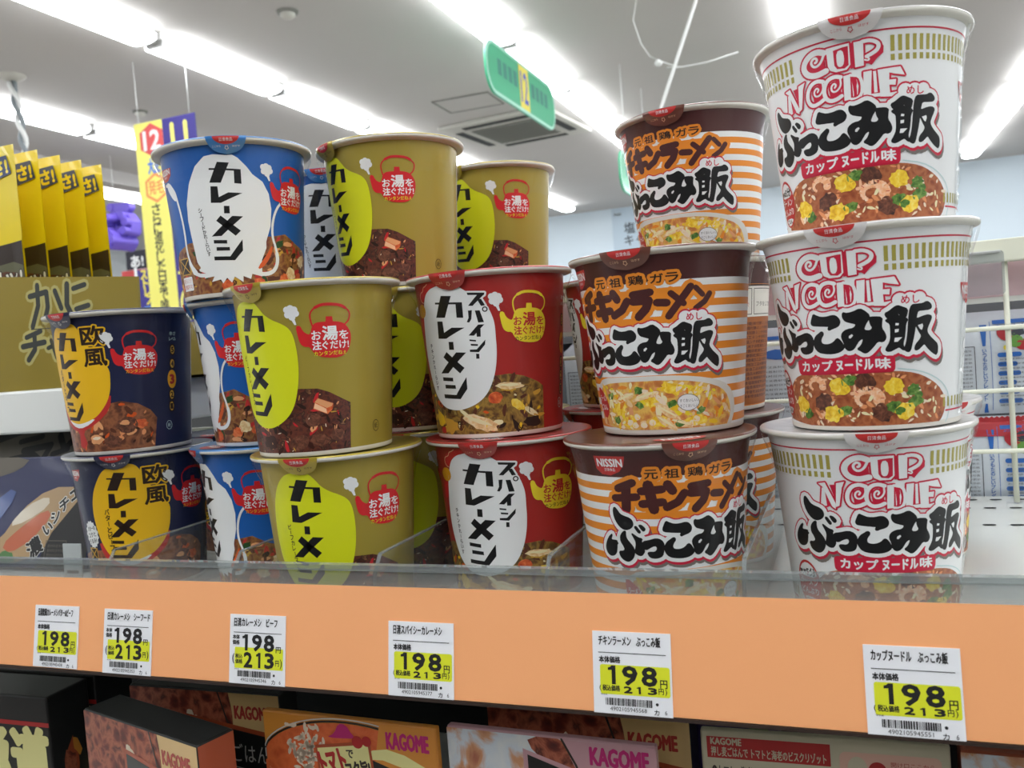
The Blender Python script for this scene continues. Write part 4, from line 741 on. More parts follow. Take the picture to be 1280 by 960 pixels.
# ---------------------------------------------------------------- cups
def cup_mesh(kind, Rb, Rt, H, flare, art, base, lidc, film, Rrim):
    """a printed paper cup with its tab at -Y: body, rolled rim, lid with a pull tab, shrink film under the rim"""
    def rad(z):
        r = Rb+(Rt-Rb)*z/H
        if flare and z > 76: r += flare*((z-76)/(H-76))**2
        return r
    ipaper = ink('paper'); ib = ink(base)
    mb = MB()
    prof = [(0.0, 1.6), (Rb-2.6, 1.6), (Rb-1.6, 0.0), (Rb-0.3, 0.0), (Rb+0.05, 0.4), (rad(2.4), 2.4)]
    mb.lathe([(r/1000, z/1000) for r, z in prof], ipaper, 96)
    zt = 74.3 if kind == 'k' else H-3.6
    zz = sorted({2.4, 20, 40, 60, 74.3, zt, *([76, 78, 80, 82, 84, H-3.6] if flare else [])})
    lo = [z for z in zz if z <= zt]; hi = [z for z in zz if z >= zt]
    mb.lathe([(rad(z)/1000, z/1000) for z in lo], ib, 120)
    if len(hi) > 1: mb.lathe([(rad(z)/1000, z/1000) for z in hi], ink('brown'), 120)
    cone_art(mb, art, rad, lambda m: MATS[m] if m in MATS else ink(m))
    body = mb
    rm = MB(); r0 = rad(H-3.6)
    pr = [(r0-0.6, H-3.6), (r0, H-3.6), (Rrim-1.6, H-3.0), (Rrim-0.5, H-2.7), (Rrim, H-1.9), (Rrim, H-1.2), (Rrim-0.5, H-0.5), (Rrim-1.4, H-0.35), (Rrim-2.6, H-0.35)]
    rm.lathe([(r/1000, z/1000) for r, z in pr], ink('rimwhite'), 96)
    ld = MB(); lm = LID[lidc]
    pl = [(0.0, H-0.5), (Rrim-12, H-0.45), (Rrim-4.6, H-0.55), (Rrim-3.0, H-0.3), (Rrim-1.4, H-0.1), (Rrim-0.5, H-0.2), (Rrim-0.05, H-0.6), (Rrim+0.08, H-0.95)]
    ld.lathe([(r/1000, z/1000) for r, z in pl], lm, 96)
    la = Art(); la.poly('seal', 1, [(13*math.cos(PI+i*PI/16), -(Rrim-17.5)+12.5*math.sin(PI+i*PI/16)) for i in range(17)])
    la.text('white', 2, 'NISSIN', -9, -(Rrim-11.5), 9, -(Rrim-17), 0.03); la.t = [(m, L, tuple((x, y) for x, y in t)) for m, L, t in la.t]
    ld.flat_art(la, (0, 0, (H-0.32)/1000), (1, 0, 0), (0, 1, 0), ink, 0.0001, 0.00005)
    # pull tab: folded over the rim and hanging down the wall
    tb = MB(); NU, NV = 18, 10; vs, fs = [], []
    def tabp(u, v):          # u -1..1 across, v 0..1 down
        half = (11.5 if kind == 'c' else 13.5)*(1-0.12*v)*math.sqrt(max(0.0, 1-v**3.2)) if v < 1 else 0.0
        x = u*half; z = H-0.1-v*9.6
        r = (Rrim+0.35) if v < 0.2 else (Rrim+0.35)*(1-(v-0.2)/0.8)+(rad(z)+0.9)*((v-0.2)/0.8)
        r += 0.35*math.sin(u*2.3+v*4)*v
        th = x/Rrim
        return (r*math.sin(th)/1000, -r*math.cos(th)/1000, z/1000)
    for i in range(NU+1):
        for j in range(NV+1): vs.append(tabp(-1+2*i/NU, j/NV*0.995))
    for i in range(NU):
        for j in range(NV): fs.append([i*(NV+1)+j, i*(NV+1)+j+1, (i+1)*(NV+1)+j+1, (i+1)*(NV+1)+j])
    tb.add(vs, fs, lm, sm=True)
    ta = Art(); zt_ = H-0.2
    ta.poly('seal', 1, [((7.4 if kind == 'c' else 8.6)*math.cos(PI+i*PI/14), zt_-0.2+4.4*math.sin(PI+i*PI/14)) for i in range(15)])
    ta.text('white', 2, '日清食品', -3.6, zt_-3.0, 3.6, zt_-1.2, 0.02)
    sc = 'white' if lidc in ('blue', 'navy') else 'umber' if lidc == 'gold' else 'cnred' if lidc == 'white' else 'shrimp2'
    st = [((1.15 if i % 2 else 0.75)*math.sin(i*PI/5), zt_-6.3+(1.15 if i % 2 else 0.75)*math.cos(i*PI/5)) for i in range(10)]
    ta.line(sc, 1, st, 0.25, True); ta.text(sc, 1, 'ここから', -8.2, zt_-6.0, -3.4, zt_-4.9); ta.text(sc, 1, 'はがす', 3.4, zt_-6.0, 7.8, zt_-4.9)
    def rt(z):
        v = (H-0.1-z)/9.6
        return (Rrim+0.35 if v < 0.2 else (Rrim+0.35)*(1-(v-0.2)/0.8)+(rad(z)+0.9)*((v-0.2)/0.8)) + 0.1
    cone_art(tb, ta, rt, ink, a0=Rrim, off=0.28, step=0.06)
    fm = MB()
    fp = [(Rrim+0.2, H-1.6), (Rrim-0.9, H-6), (rad(H-14)+1.3, H-14), (rad(H-22)+0.75, H-22)]
    NS = 96; vs, fs = [], []
    for i in range(NS):
        t = 2*PI*i/NS
        for k, (r, z) in enumerate(fp):
            rr = r + (0.3*math.sin(t*23+k)+0.25*math.sin(t*41+2*k) if 0 < k < 3 else 0)
            vs.append((rr*math.cos(t)/1000, rr*math.sin(t)/1000, z/1000))
    for i in range(NS):
        for k in range(3): j = (i+1) % NS; fs.append([i*4+k, j*4+k, j*4+k+1, i*4+k+1])
    fm.add(vs, fs, FILM, sm=True)
    sm_ = None
    if kind == 'n':          # crinkled seam of the film down one side
        sm_ = MB(); rn = random.Random(5); NZ = 44; vs = []
        for i in range(NZ+1):
            z = 4+(H-8)*i/NZ
            for k in range(4):
                th = 1.50+0.028*k+rn.uniform(-0.006, 0.006); r = rad(z)+0.5+(1.3 if k in (1, 2) else 0)*rn.uniform(0.2, 1.0)+(1.2 if z > H-14 else 0)
                vs.append((r*math.sin(th)/1000, -r*math.cos(th)/1000, z/1000))
        sm_.add(vs, [[i*4+k, i*4+k+1, (i+1)*4+k+1, (i+1)*4+k] for i in range(NZ) for k in range(3)], SEAM)
    return body, rm, ld, tb, fm, sm_
PRINT['rimwhite'] = (222, 220, 210)
LID = {}
for k_, c_ in (('gold', (186, 166, 60)), ('blue', (60, 130, 200)), ('red', (176, 50, 46)), ('navy', (44, 48, 78)), ('white', (224, 222, 220)), ('brown', (110, 66, 54))):
    LID[k_] = mat('lid_'+k_, c_, 0.28, 0.7, 0.35 if k_ == 'gold' else 0.12); wrinkle(LID[k_], 70, 0.35, 0.002, False)
SEAM = clear('film_seam', (250, 252, 252), 3.0, 0.12, (240, 244, 246), 0.15)
FILM = clear('shrink_film', (254, 254, 254), 0.45, 0.0)

HC, HK, HN = 90.8, 90.6, 90.2
LEVEL = 0.0908
KINDS = {'gold': ('c', 36.1, 43.3, HC, 0, art_gold, 'gold', 'gold', 48.0), 'blue': ('c', 36.1, 43.3, HC, 0, art_blue, 'blue', 'blue', 48.0),
         'red': ('c', 36.1, 43.3, HC, 0, art_red, 'crimson', 'red', 48.0), 'navy': ('c', 36.1, 43.3, HC, 0, art_navy, 'navy', 'navy', 48.0),
         'white': ('n', 37.2, 45.2, HN, 2.2, art_cn, 'white', 'white', 49.3), 'striped': ('k', 36.0, 44.8, HK, 2.0, art_chk, 'orange', 'brown', 48.6)}
def make_cup(kind):
    kd, Rb, Rt, H, fl, art, base, lidc, Rr = KINDS[kind]
    random.seed(hash(kind) % 1 + len(kind)*11)
    body, rm, ld, tb, fm, seam = cup_mesh(kd, Rb, Rt, H, fl, art(), base, lidc, None, Rr)
    t = thing('rice_cup', 'cup', 'cup')
    body.build('cup_body', t); rm.build('rim', t); l = ld.build('lid', t); tb.build('pull_tab', l); fm.build('shrink_film', t)
    if seam: seam.build('film_seam', t)
    return t
GROUP = {'gold': 'gold curry rice cups', 'blue': 'blue seafood curry rice cups', 'red': 'red spicy curry rice cups', 'navy': 'navy curry rice cups', 'white': 'white noodle-flavour rice cups', 'striped': 'orange striped chicken rice cups'}
CUPS = [  # kind, x, y, layer, print turn, tab turn, label
 ('navy', -.3075, .098, 0, 27, 24.1, 'dark navy curry cup with amber blob, supporting the other navy cup'),
 ('navy', -.3025, .089, 1, -9, -6.4, 'dark navy curry cup with red kettle and number column, topping its two-cup stack'),
 ('navy', -.300, .197, 0, 5, 5, 'dark navy cup whose lid shows in the gap behind the front navy stack'),
 ('blue', -.2115, .110, 0, -29, -33, 'blue seafood curry cup at the foot of the front blue stack'),
 ('blue', -.205, .110, 1, -42, -46, 'blue seafood curry cup in the middle of the front blue stack'),
 ('blue', -.204, .0925, 2, 33.4, 33.4, 'blue cup with the full white squid shape facing out, topping its stack'),
 ('blue', -.203, .213, 0, 10, 10, 'blue seafood cup at the foot of the stack behind the front blue stack'),
 ('blue', -.206, .212, 1, 10, 10, 'blue seafood cup in the middle of the stack behind the front blue stack'),
 ('blue', -.201, .206, 2, 20, 20, 'blue seafood cup peeking out between the squid cup and the tall gold cup'),
 ('gold', -.126, .060, 0, 8.5, 6.0, 'gold curry cup with lime blob standing on the shelf, foot of the front gold stack'),
 ('gold', -.126, .0495, 1, -14.4, -12.7, 'gold curry cup with lime blob and red kettle, upper one of the front gold pair'),
 ('gold', -.122, .160, 0, 4, 4, 'gold curry cup at the foot of the second gold stack, behind the front pair'),
 ('gold', -.122, .160, 1, 4, 4, 'gold curry cup in shade between the front gold pair and the red cups'),
 ('gold', -.122, .147, 2, -25, -32, 'gold curry cup topping the second gold stack, right behind the squid cup'),
 ('gold', -.1000, .266, 0, -13, -13, 'gold curry cup at the foot of the rearmost gold stack'),
 ('gold', -.0985, .267, 1, -13, -13, 'gold curry cup in the middle of the rearmost gold stack'),
 ('gold', -.0985, .268, 2, -13, -20, 'gold curry cup topping the rearmost gold stack, above the red cup'),
 ('red', -.0372, .102, 0, 0.1, 0.1, 'red spicy curry cup standing on the shelf, foot of the front red pair'),
 ('red', -.043, .1045, 1, -6.5, -6.5, 'red spicy curry cup with yellow kettle, upper one of the front red pair'),
 ('red', -.003, .258, 0, -60, -60, 'red cup low down in the gap behind the front red and striped stacks'),
 ('red', -.001, .264, 1, -72, -72, 'red cup showing its edge between the front red pair and the striped stack'),
 ('striped', .0556, .0735, 0, 28.6, 28.6, 'orange striped chicken rice cup standing on the shelf, foot of the front striped pair'),
 ('striped', .060, .0915, 1, -10.5, -10.5, 'orange striped chicken rice cup showing its soup bowl, upper one of the front striped pair'),
 ('striped', .0623, .185, 0, -7, -7, 'orange striped cup at the foot of the stack behind the front striped pair'),
 ('striped', .0628, .190, 1, -117, -117, 'striped cup turned to its printed ingredients panel, behind the front striped pair'),
 ('striped', .064, .203, 2, -17, -11.2, 'orange striped chicken rice cup standing highest, on the stack behind the front striped pair'),
 ('white', .1537, .0905, 0, 4.3, 4.3, 'white noodle rice cup standing on the shelf, foot of the three-cup white tower'),
 ('white', .158, .084, 1, -22.5, -15.1, 'white noodle rice cup in the middle of the three-cup white tower'),
 ('white', .1613, .095, 2, -16.1, -5.5, 'white noodle rice cup on top of the three-cup white tower'),
 ('white', .170, .200, 0, 40, 40, 'white noodle cup whose rim peeks out behind the white tower')]
SHELF_Z = 1.05

# ---------------------------------------------------------------- the display shelf
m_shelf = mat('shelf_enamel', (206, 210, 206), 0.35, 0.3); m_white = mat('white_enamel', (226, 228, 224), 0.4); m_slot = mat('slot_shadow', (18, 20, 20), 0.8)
m_orange = mat('orange_card', (250, 176, 120), 0.45, 0.5); m_lip = mat('rail_lip', (48, 36, 30), 0.4); m_clear = clear('clear_acrylic', (226, 230, 230), 1.0, 0.22, (196, 196, 194)); m_div = clear('divider_acrylic', (244, 246, 246), 0.6, 0.03); m_edge = clear('acrylic_edge', (206, 212, 212), 1.6, 0.18)
X0, X1 = -0.75, 0.62
noise_tint(m_orange, 9, 0.03)
SB = 0.362
sh = thing('shelf_board', 'white enamelled display shelf carrying the rice cups', 'shelf', (0, 0, SHELF_Z))
MB().box(X0, 0.004, -0.022, X1, SB, 0, m_shelf).build('board', sh)
a = Art()
for r, y in enumerate((262, 316, 346)):
    for i in range(75): a.poly('slot_shadow', 1, rrect(-640+i*16+(r % 2)*8, y, -632+i*16+(r % 2)*8, y+4.4, 2.1, 3))
mb = MB(); mb.flat_art(a, (0, 0, 0), (1, 0, 0), (0, 1, 0), flat(0), 0.0002, 0.0001); mb.build('slots', sh)
MB().box(X0, 0.30, -0.05, X0+0.03, SB, -0.022, m_white).build('bracket', sh); MB().box(X1-0.03, 0.30, -0.05, X1, SB, -0.022, m_white).build('bracket', sh)
# tilted price rail with its orange card
TILT = math.radians(10.04)
RM = Matrix.Translation((0, 0, ZO)) @ Matrix.Rotation(-TILT, 4, 'X')     # local z runs up the strip, -y faces the shopper
rail = bpy.data.objects.new('price_rail', None); C.objects.link(rail); rail.matrix_world = RM
tag(rail, 'long orange price strip along the front edge of the display shelf', 'price rail')
MB().box(X0, 0.0006, -0.0275, X1, 0.0016, 0.0236, m_orange).build('orange_card', rail)
mb = MB(); mb.box(X0, 0.0018, -0.0295, X1, 0.0040, 0.0225, m_white); mb.build('backing', rail)
MB().box(X0, -0.0004, -0.0292, X1, 0.0040, -0.0278, m_lip).build('lower_lip', rail)
fc = thing('shelf_fence', 'clear acrylic fence standing along the front edge of the shelf', 'fence', (0, 0.0075, SHELF_Z))
MB().box(X0, 0.0, 0.0, X1, 0.0016, 0.0342, m_clear).build('panel', fc); MB().box(X0, -0.0014, 0.0342, X1, 0.0030, 0.0372, m_edge).build('top_bead', fc)
for x, lab in ((-.2575, 'between the navy and blue cups'), (-.168, 'between the blue and gold cups'), (-.081, 'between the gold and red cups'), (.0105, 'between the red and striped cups'), (.1005, 'between the striped and white cups')):
    d = thing('shelf_divider', 'clear acrylic divider standing on the shelf '+lab, 'divider', (x, 0.011, SHELF_Z), 0, 'clear shelf dividers')
    MB().prism([(0.0, 0.0), (0.33, 0.0), (0.33, 0.0392), (0.0095, 0.0392), (0.0025, 0.030)], -0.0006, 0.0006, m_div, axis='x').build('plate', d)
    e = MB()
    for (ya, za), (yb, zb) in (((0.0, 0.001), (0.0025, 0.030)), ((0.0025, 0.030), (0.0095, 0.0392)), ((0.0095, 0.0392), (0.33, 0.0392))):
        n_ = Vector((0, -(zb-za), yb-ya)).normalized()*0.0009; t_ = 0.0009
        vs = [Vector((s*t_, y, z))+n_*k for y, z in ((ya, za), (yb, zb)) for s in (-1, 1) for k in (0, 1)]
        e.add(vs, [(0, 1, 3, 2), (4, 6, 7, 5), (0, 4, 5, 1), (2, 3, 7, 6), (0, 2, 6, 4), (1, 5, 7, 3)], m_edge)
    e.build('edge_strip', d)
# price tags
m_tagw = mat('tag_paper', (232, 234, 238), 0.55); m_tagk = mat('tag_ink', (16, 16, 18), 0.6); m_tagy = mat('tag_yellow', (216, 222, 36), 0.55)
def price_tag(x, s_top, w_, h_, style, title, code, tw, label, turn=0.0):
    t = bpy.data.objects.new('price_tag', None); C.objects.link(t)
    t.matrix_world = RM @ Matrix.Translation((x, 0, s_top)) @ Matrix.Rotation(turn, 4, 'Y'); tag(t, label, 'price tag', 'white price tags on the orange strip')
    MB().box(0, 0.0, -h_/1000, w_/1000, 0.0005, 0, m_tagw).build('card', t)
    a = Art(); K = 'tag_ink'; u = w_/34.8; f = lambda v: v*u; y = lambda v: -v
    def tx(s, x0, y0, x1, y1, b=0.012): a.text(K, 2, s, f(x0), y(y1), f(x1), y(y0), b)
    def one(x0, y0, x1, y1):      # a numeral 1 with its flag
        s_ = (x1-x0)*0.52; a.poly(K, 2, [(f(x0), -y0-(y1-y0)*0.26), (f(x0), -y0-(y1-y0)*0.12), (f(x0+(x1-x0)*0.3), -y0-(y1-y0)*0.08), (f(x1-s_), y(y0)), (f(x1), y(y0)), (f(x1), y(y1)), (f(x1-s_), y(y1)), (f(x1-s_), -y0-(y1-y0)*0.24)])
    def num(c, x0, y0, x1, y1, b): one(x0, y0-0.2, x1, y1+0.2) if c == '1' else tx(c, x0, y0, x1, y1, b)
    tx(title, 2.8, 1.7, 2.8+tw, 6.0, 0.02)
    a.poly(K, 2, rect(f(2.6), y(9.25), f(32.6), y(8.95)))
    if style == 'A':
        a.poly('tag_yellow', 1, rrect(f(3.2), y(26.8), f(34.0), y(14.2), 1.0)); tx('本体価格', 2.9, 10.6, 12.4, 13.4, 0.03)
        for c, x0, x1 in (('1', 6.8, 10.2), ('9', 13.4, 19.6), ('8', 22.0, 28.2)): num(c, x0, 14.7, x1, 22.3, 0.035)
        tx('円', 29.8, 19.6, 32.8, 23.0, 0.02); tx('(', 2.8, 23.0, 3.5, 25.6); tx('税込価格', 4.2, 22.9, 12.0, 25.4, 0.03)
        for c, x0, x1 in (('2', 13.8, 17.4), ('1', 19.4, 21.2), ('3', 24.4, 28.2)): num(c, x0, 23.2, x1, 25.8, 0.05)
        tx('円', 29.0, 23.2, 31.2, 25.6, 0.02); tx(')', 31.8, 23.2, 32.6, 26)
    else:
        a.poly('tag_yellow', 1, rrect(f(3.4), y(27.2), f(33.6), y(16.6), 0.5)); tx('本体', 2.0, 10.3, 6.4, 12.6, 0.03); tx('価格', 2.0, 13.0, 6.4, 15.3, 0.03)
        for c, x0, x1 in (('1', 8.2, 11.6), ('9', 14.6, 20.2), ('8', 22.0, 27.8)): num(c, x0, 10.2, x1, 18.0, 0.035)
        tx('円', 29.2, 15.6, 32.2, 18.6, 0.02); tx('(', 2.0, 20.0, 3.2, 25.0); tx('税込', 4.0, 20.0, 8.4, 22.2, 0.03); tx('価格', 4.0, 22.6, 8.4, 24.9, 0.03)
        for c, x0, x1 in (('2', 9.6, 14.4), ('1', 17.0, 19.8), ('3', 22.6, 27.8)): num(c, x0, 19.2, x1, 26.4, 0.035)
        tx('円', 29.0, 22.4, 31.2, 25.2, 0.02); tx(')', 31.8, 21.6, 33.0, 26.4)
    tx('016', 3.4, 26.6 if style == 'A' else 27.3, 6.2, 27.2 if style == 'A' else 27.9)
    random.seed(int(code[-4:])); xb = 5.4
    while xb < 26:
        wb = random.choice((0.2, 0.2, 0.4, 0.6)); a.poly(K, 2, rect(f(xb), y(31.4), f(min(xb+wb, 26.3)), y(28.3))); xb += wb+random.choice((0.2, 0.25, 0.4))
    a.poly(K, 2, ell(f(28.2), y(29.9), 0.65, 0.65, 14)); tx(code, 7.4, 32.0, 23.6, 33.7); tx('カ', 26.8, 32.1, 29.0, 34.3, 0.01); tx('6', 31.4, 32.2, 32.4, 34.0)
    mb = MB(); mb.flat_art(a, (0, 0, 0), (1, 0, 0), (0, 0, 1), flat(0), 0.00008, 0.00005); mb.build('printing', t)
for x, s_, w_, h_, st, ti, cd_, tw, lab in (
    (-.3016, .0076, 33.5, 34.6, 'A', '日清欧風カレーメシバター&ビーフ', '4902105945438', 27.5, 'white price tag reading 198 under the navy cups, butter and beef title'),
    (-.2491, .0072, 34.2, 34.8, 'B', '日清カレーメシ　シーフード', '4902105945353', 30.5, 'white price tag reading 198 and 213 under the blue seafood cups'),
    (-.1627, .0074, 34.6, 35.0, 'B', '日清カレーメシ　ビーフ', '4902105945346', 27.0, 'white price tag reading 198 and 213 under the gold beef cups'),
    (-.0684, .0075, 34.8, 35.0, 'A', '日清スパイシーカレーメシ', '4902105945377', 26.0, 'white price tag reading 198 under the red spicy cups'),
    (.0345, .0072, 34.9, 35.0, 'A', 'チキンラーメン　ぶっこみ飯', '4902105945568', 27.5, 'white price tag reading 198 under the orange striped cups'),
    (.1465, .0066, 34.9, 35.0, 'A', 'カップヌードル　ぶっこみ飯', '4902105945551', 27.5, 'white price tag reading 198 under the white noodle cups')):
    price_tag(x, s_, w_, h_, st, ti, cd_, tw, lab)

# ---------------------------------------------------------------- white wire back and what shows through it
m_wire = mat('wire_cream', (222, 224, 206), 0.4, 0.3)
wp = thing('wire_back_panel', 'cream wire grid with a square top rail at the back of the shelf', 'wire panel', (0, 0.335, SHELF_Z))
MB().box(X0, -0.006, 0.172, X1, 0.012, 0.188, m_wire).build('top_rail', wp, 0.001)
for z in (0.0383, 0.0814, 0.1257): MB().tube([(X0, -0.004, z), (X1, -0.004, z)], 0.0017, m_wire, 8).build('horizontal_wire', wp)
for i in range(-8, 5):
    x = 0.2555+i*0.115
    if X0 < x < X1: MB().tube([(x, 0, 0.001), (x, 0, 0.173)], 0.0019, m_wire, 8).build('vertical_wire', wp)
m_pk = mat('sachet_white', (206, 214, 222), 0.3, 0.6); wrinkle(m_pk, 40, 0.4, 0.003, False)
for k_, c_ in (('pk_blue', (34, 96, 176)), ('pk_ink', (40, 46, 60)), ('pk_red', (172, 34, 44)), ('pk_green', (96, 150, 60)), ('pk_yel', (226, 208, 70)), ('pk_pink', (206, 120, 150)), ('pk_grey', (150, 156, 166))): mat(k_, c_, 0.4, 0.4)
def make_sachet():
    t = thing('snack_sachet', 'x', 'sachet')
    W_, H_, N = 0.098, 0.078, 10
    def body(i, j, s):
        u, v = i/N, j/N; b = 0.006*math.sin(PI*min(max((v-0.06)/0.88, 0), 1))**0.6*(math.sin(PI*u)**0.35 if 0 < u < 1 else 0)
        return ((u-0.5)*W_, s*b, v*H_)
    mb = MB()
    for s in (-1, 1):
        vs = [body(i, j, s) for i in range(N+1) for j in range(N+1)]
        mb.add(vs, [[i*(N+1)+j, (i+1)*(N+1)+j, (i+1)*(N+1)+j+1, i*(N+1)+j+1] for i in range(N) for j in range(N)], m_pk, sm=True)
    def lay(art):
        mb2 = MB(); g = {}
        for m, L, tr in art.t: g.setdefault(m, []).append((L, tr))
        for m, lst in g.items():
            vs, fs = [], []
            for L, tr in lst:
                for pl in clip_axis(tr, 0, [-40+i*4 for i in range(21)]):
                    for k in range(1, len(pl)-1):
                        for q in clip_axis((pl[0], pl[k], pl[k+1]), 1, [i*4 for i in range(20)]):
                            o = len(vs)
                            for x, y in q:
                                u = min(max(x/1000/W_+0.5, 0), 1); v = min(max(y/1000/H_, 0), 1); i_ = u*N; j_ = v*N
                                vs.append((x/1000, body(i_, j_, -1)[1]-0.0009-0.0001*L, y/1000))
                            fs.append(list(range(o, o+len(q))))
            mb2.add(vs, fs, MATS[m])
        return mb2
    mb.build('pouch', t)
    a = Art(); a.poly('pk_blue', 1, rect(-18, 68, 44, 71)); a.text('pk_blue', 1, 'おいしい', -16, 66, 6, 67.6)
    for p, m_ in (((-10, 60), 'pk_red'), ((-4, 55), 'pk_green'), ((-2, 62), 'pk_ink'), ((2, 52), 'pk_red'), ((30, 56), 'pk_blue')): a.poly(m_, 1, blob(*p, 5.5 if m_ != 'pk_blue' else 12, 4.5, 12, 0.2))
    a.poly('pk_yel', 1, blob(-10, 50, 2, 2, 8)); a.poly('pk_red', 1, blob(12, 64, 2.4, 2.4, 8))
    for k_ in range(6): a.poly('pk_blue', 1, rrect(-16, 43-k_*7, -4-(k_*3 % 5)+4, 46.4-k_*7, 1.6, 4))
    for k_ in range(11): a.text('pk_ink', 1, 'お客様相談室原材料名'[k_ % 4:k_ % 4+6], -15, 40.6-k_*3.5, 6, 42-k_*3.5); a.text('pk_ink', 1, '保存方法直射日光を避け'[k_ % 3:k_ % 3+8], 12, 45-k_*3.7, 42, 46.8-k_*3.7)
    a.poly('pk_blue', 1, [(-27, 68), (-22, 68), (-23.5, 52), (-25.5, 52)]); a.vtext('pk_blue', 1, 'いつもたのしいプレゼント', -24.5, 50, -24.5, 10, 3.0); a.poly('pk_blue', 1, [(-25, 8), (-23.6, 8), (-23, 1), (-26, 1)])
    a.line('pk_ink', 1, rect(-45, 12, -31, 52), 0.5, True); a.line('pk_blue', 1, [(-20, 3), (-20, 70)], 0.4)
    for k_ in range(12): a.text('pk_ink', 1, '栄養成分表示熱量'[k_ % 4:k_ % 4+4], -43.5, 48-k_*3, -33, 49.6-k_*3)
    lay(a).build('printing', t)
    b = Art(); zg = [(-49+i*1.75, 76.6+(1.2 if i % 2 else 0)) for i in range(57)]; b.poly('pk_red', 1, [(-49, 63.0)]+[(49, 63.0)]+zg[::-1])
    lay(b).build('crimped_edge', t)
    return t
sac = make_sachet(); k_ = 0
for row in range(2):
    for i in range(7):
        x = 0.270-i*0.103; o = sac if k_ == 0 else copy_tree(sac); k_ += 1
        o.location = (x, 0.372+0.010*row, SHELF_Z-0.0188+row*0.0786)
        if row:
            for ch in list(o.children):
                if ch.name.startswith('crimped_edge'): bpy.data.objects.remove(ch)
        o['label'] = ('upper' if row else 'lower')+' white sachet behind the wire grid, '+('beside the white cup tower' if i == 0 else 'hidden in the row behind the cups'); o['group'] = 'white sachets behind the wire grid'
m_pinkc = mat('pink_card', (206, 176, 182), 0.6)
pc = thing('header_card', 'dull pink card strip above the white sachets under the wire top rail', 'card', (0.0, 0.356, SHELF_Z+0.148))
MB().box(X0+0.05, 0, 0, X1-0.02, 0.001, 0.034, m_pinkc).build('card', pc); MB().box(X0+0.05, 0.001, -0.004, X1-0.02, 0.004, 0.0, m_white).build('card_holder', pc)
bs = thing('rear_shelf', 'white shelf of the neighbouring display behind the wire grid', 'shelf', (0, 0.362, SHELF_Z))
MB().box(X0, 0, -0.042, X1, 0.25, -0.019, m_shelf).build('board', bs); MB().box(X0, 0.10, -0.019, X1, 0.104, 0.172, mat('rear_sheet', (84, 86, 88), 0.6)).build('back_sheet', bs)
hd = thing('card_sleeve', 'small clear empty card sleeve hanging from the wire top rail by the white tower', 'sleeve', (0.232, 0.326, SHELF_Z+0.150))
MB().prism([(a_/1000, b_/1000) for a_, b_ in rrect(-22, -1, 22, 30, 3)], 0, 0.0008, clear('sleeve_film', (240, 242, 244), 0.4, 0.10, (220, 222, 224))).build('sleeve', hd); MB().box(-0.02, 0.0, 0.0285, 0.02, 0.003, 0.0302, m_white).build('clip', hd)

# ---------------------------------------------------------------- gondola frame that carries everything
gd = thing('display_rack', 'white steel uprights and base carrying the display shelves', 'rack', (0, 0.35, 0))
for x in (X0-0.032, X1+0.002): MB().box(x, -0.02, 0, x+0.03, 0.03, SHELF_Z+0.188, m_white).build('upright', gd)
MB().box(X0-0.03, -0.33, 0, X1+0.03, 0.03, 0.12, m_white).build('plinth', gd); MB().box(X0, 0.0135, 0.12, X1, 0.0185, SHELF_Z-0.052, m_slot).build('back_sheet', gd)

# ---------------------------------------------------------------- set out the cups
protos = {}
for kind, x, y, lv, rot, trot, lab in CUPS:
    H = KINDS[kind][3]/1000
    if kind not in protos: o = protos[kind] = make_cup(kind)
    else: o = copy_tree(protos[kind])
    o.location = (x, y, SHELF_Z+0.0003+lv*(H+0.0003)); o.rotation_euler = (0, 0, math.radians(rot))
    for ch in o.children:
        if ch.name.split('.')[0] == 'lid': ch.rotation_euler = (0, 0, math.radians(trot-rot))
    o['label'] = lab; o['group'] = GROUP[kind]

# ---------------------------------------------------------------- left end: raised shelf, carton of yellow packets, dark packets
rs = thing('raised_shelf', 'white raised shelf at the left carrying the gold carton', 'shelf', (-0.55, 0.145, SHELF_Z+0.1))
MB().box(-0.19, 0.0, 0.0, 0.186, 0.185, 0.0345, m_white).build('board', rs, 0.002)
for x in (-0.185, 0.16): MB().box(x, 0.150, -0.1, x+0.02, 0.175, 0.0, m_white).build('leg', rs)
m_gc = mat('carton_gold', (150, 130, 44), 0.38, 0.4, 0.3); m_gcr = mat('carton_edge', (196, 184, 140), 0.7); m_gk = mat('carton_ink', (44, 48, 44), 0.5); m_halo = mat('carton_halo', (178, 168, 100), 0.5)
ct = thing('display_carton', 'gold display carton with dark brush lettering holding the yellow packets', 'carton', (-0.50, 0.150, SHELF_Z+0.1347))
mb = MB(); mb.prism([(-0.10, 0.0), (0.152, 0.0), (0.156, 0.079), (-0.02, 0.096), (-0.10, 0.100)], 0.0, 0.002, m_gc); mb.box(-0.10, 0.002, 0.0, 0.152, 0.158, 0.002, m_gc); mb.box(-0.10, 0.156, 0.0, 0.152, 0.158, 0.05, m_gc); mb.box(0.150, 0.002, 0.0, 0.152, 0.156, 0.045, m_gc); mb.box(-0.10, 0.002, 0.0, -0.098, 0.156, 0.06, m_gc); mb.build('tray', ct)
a = Art(); H_ = [('carton_halo', 1, 3.0)]
ka = [([(46, 74), (64, 76), (64, 64), (60, 55)], 4.5), ([(55, 82), (54, 66), (46, 50)], 4.5), ([(73, 76), (78, 62)], 4.5), ([(86, 80), (84, 64), (88, 56)], 5), ([(92, 76), (104, 78)], 4), ([(93, 60), (106, 62)], 4)]
cha = [([(38, 42), (54, 46)], 4), ([(33, 35), (57, 37)], 4.5), ([(47, 44), (46, 32), (38, 24)], 4.5), ([(60, 32), (74, 36), (72, 28)], 3.5), ([(64, 38), (68, 24)], 3.5)]
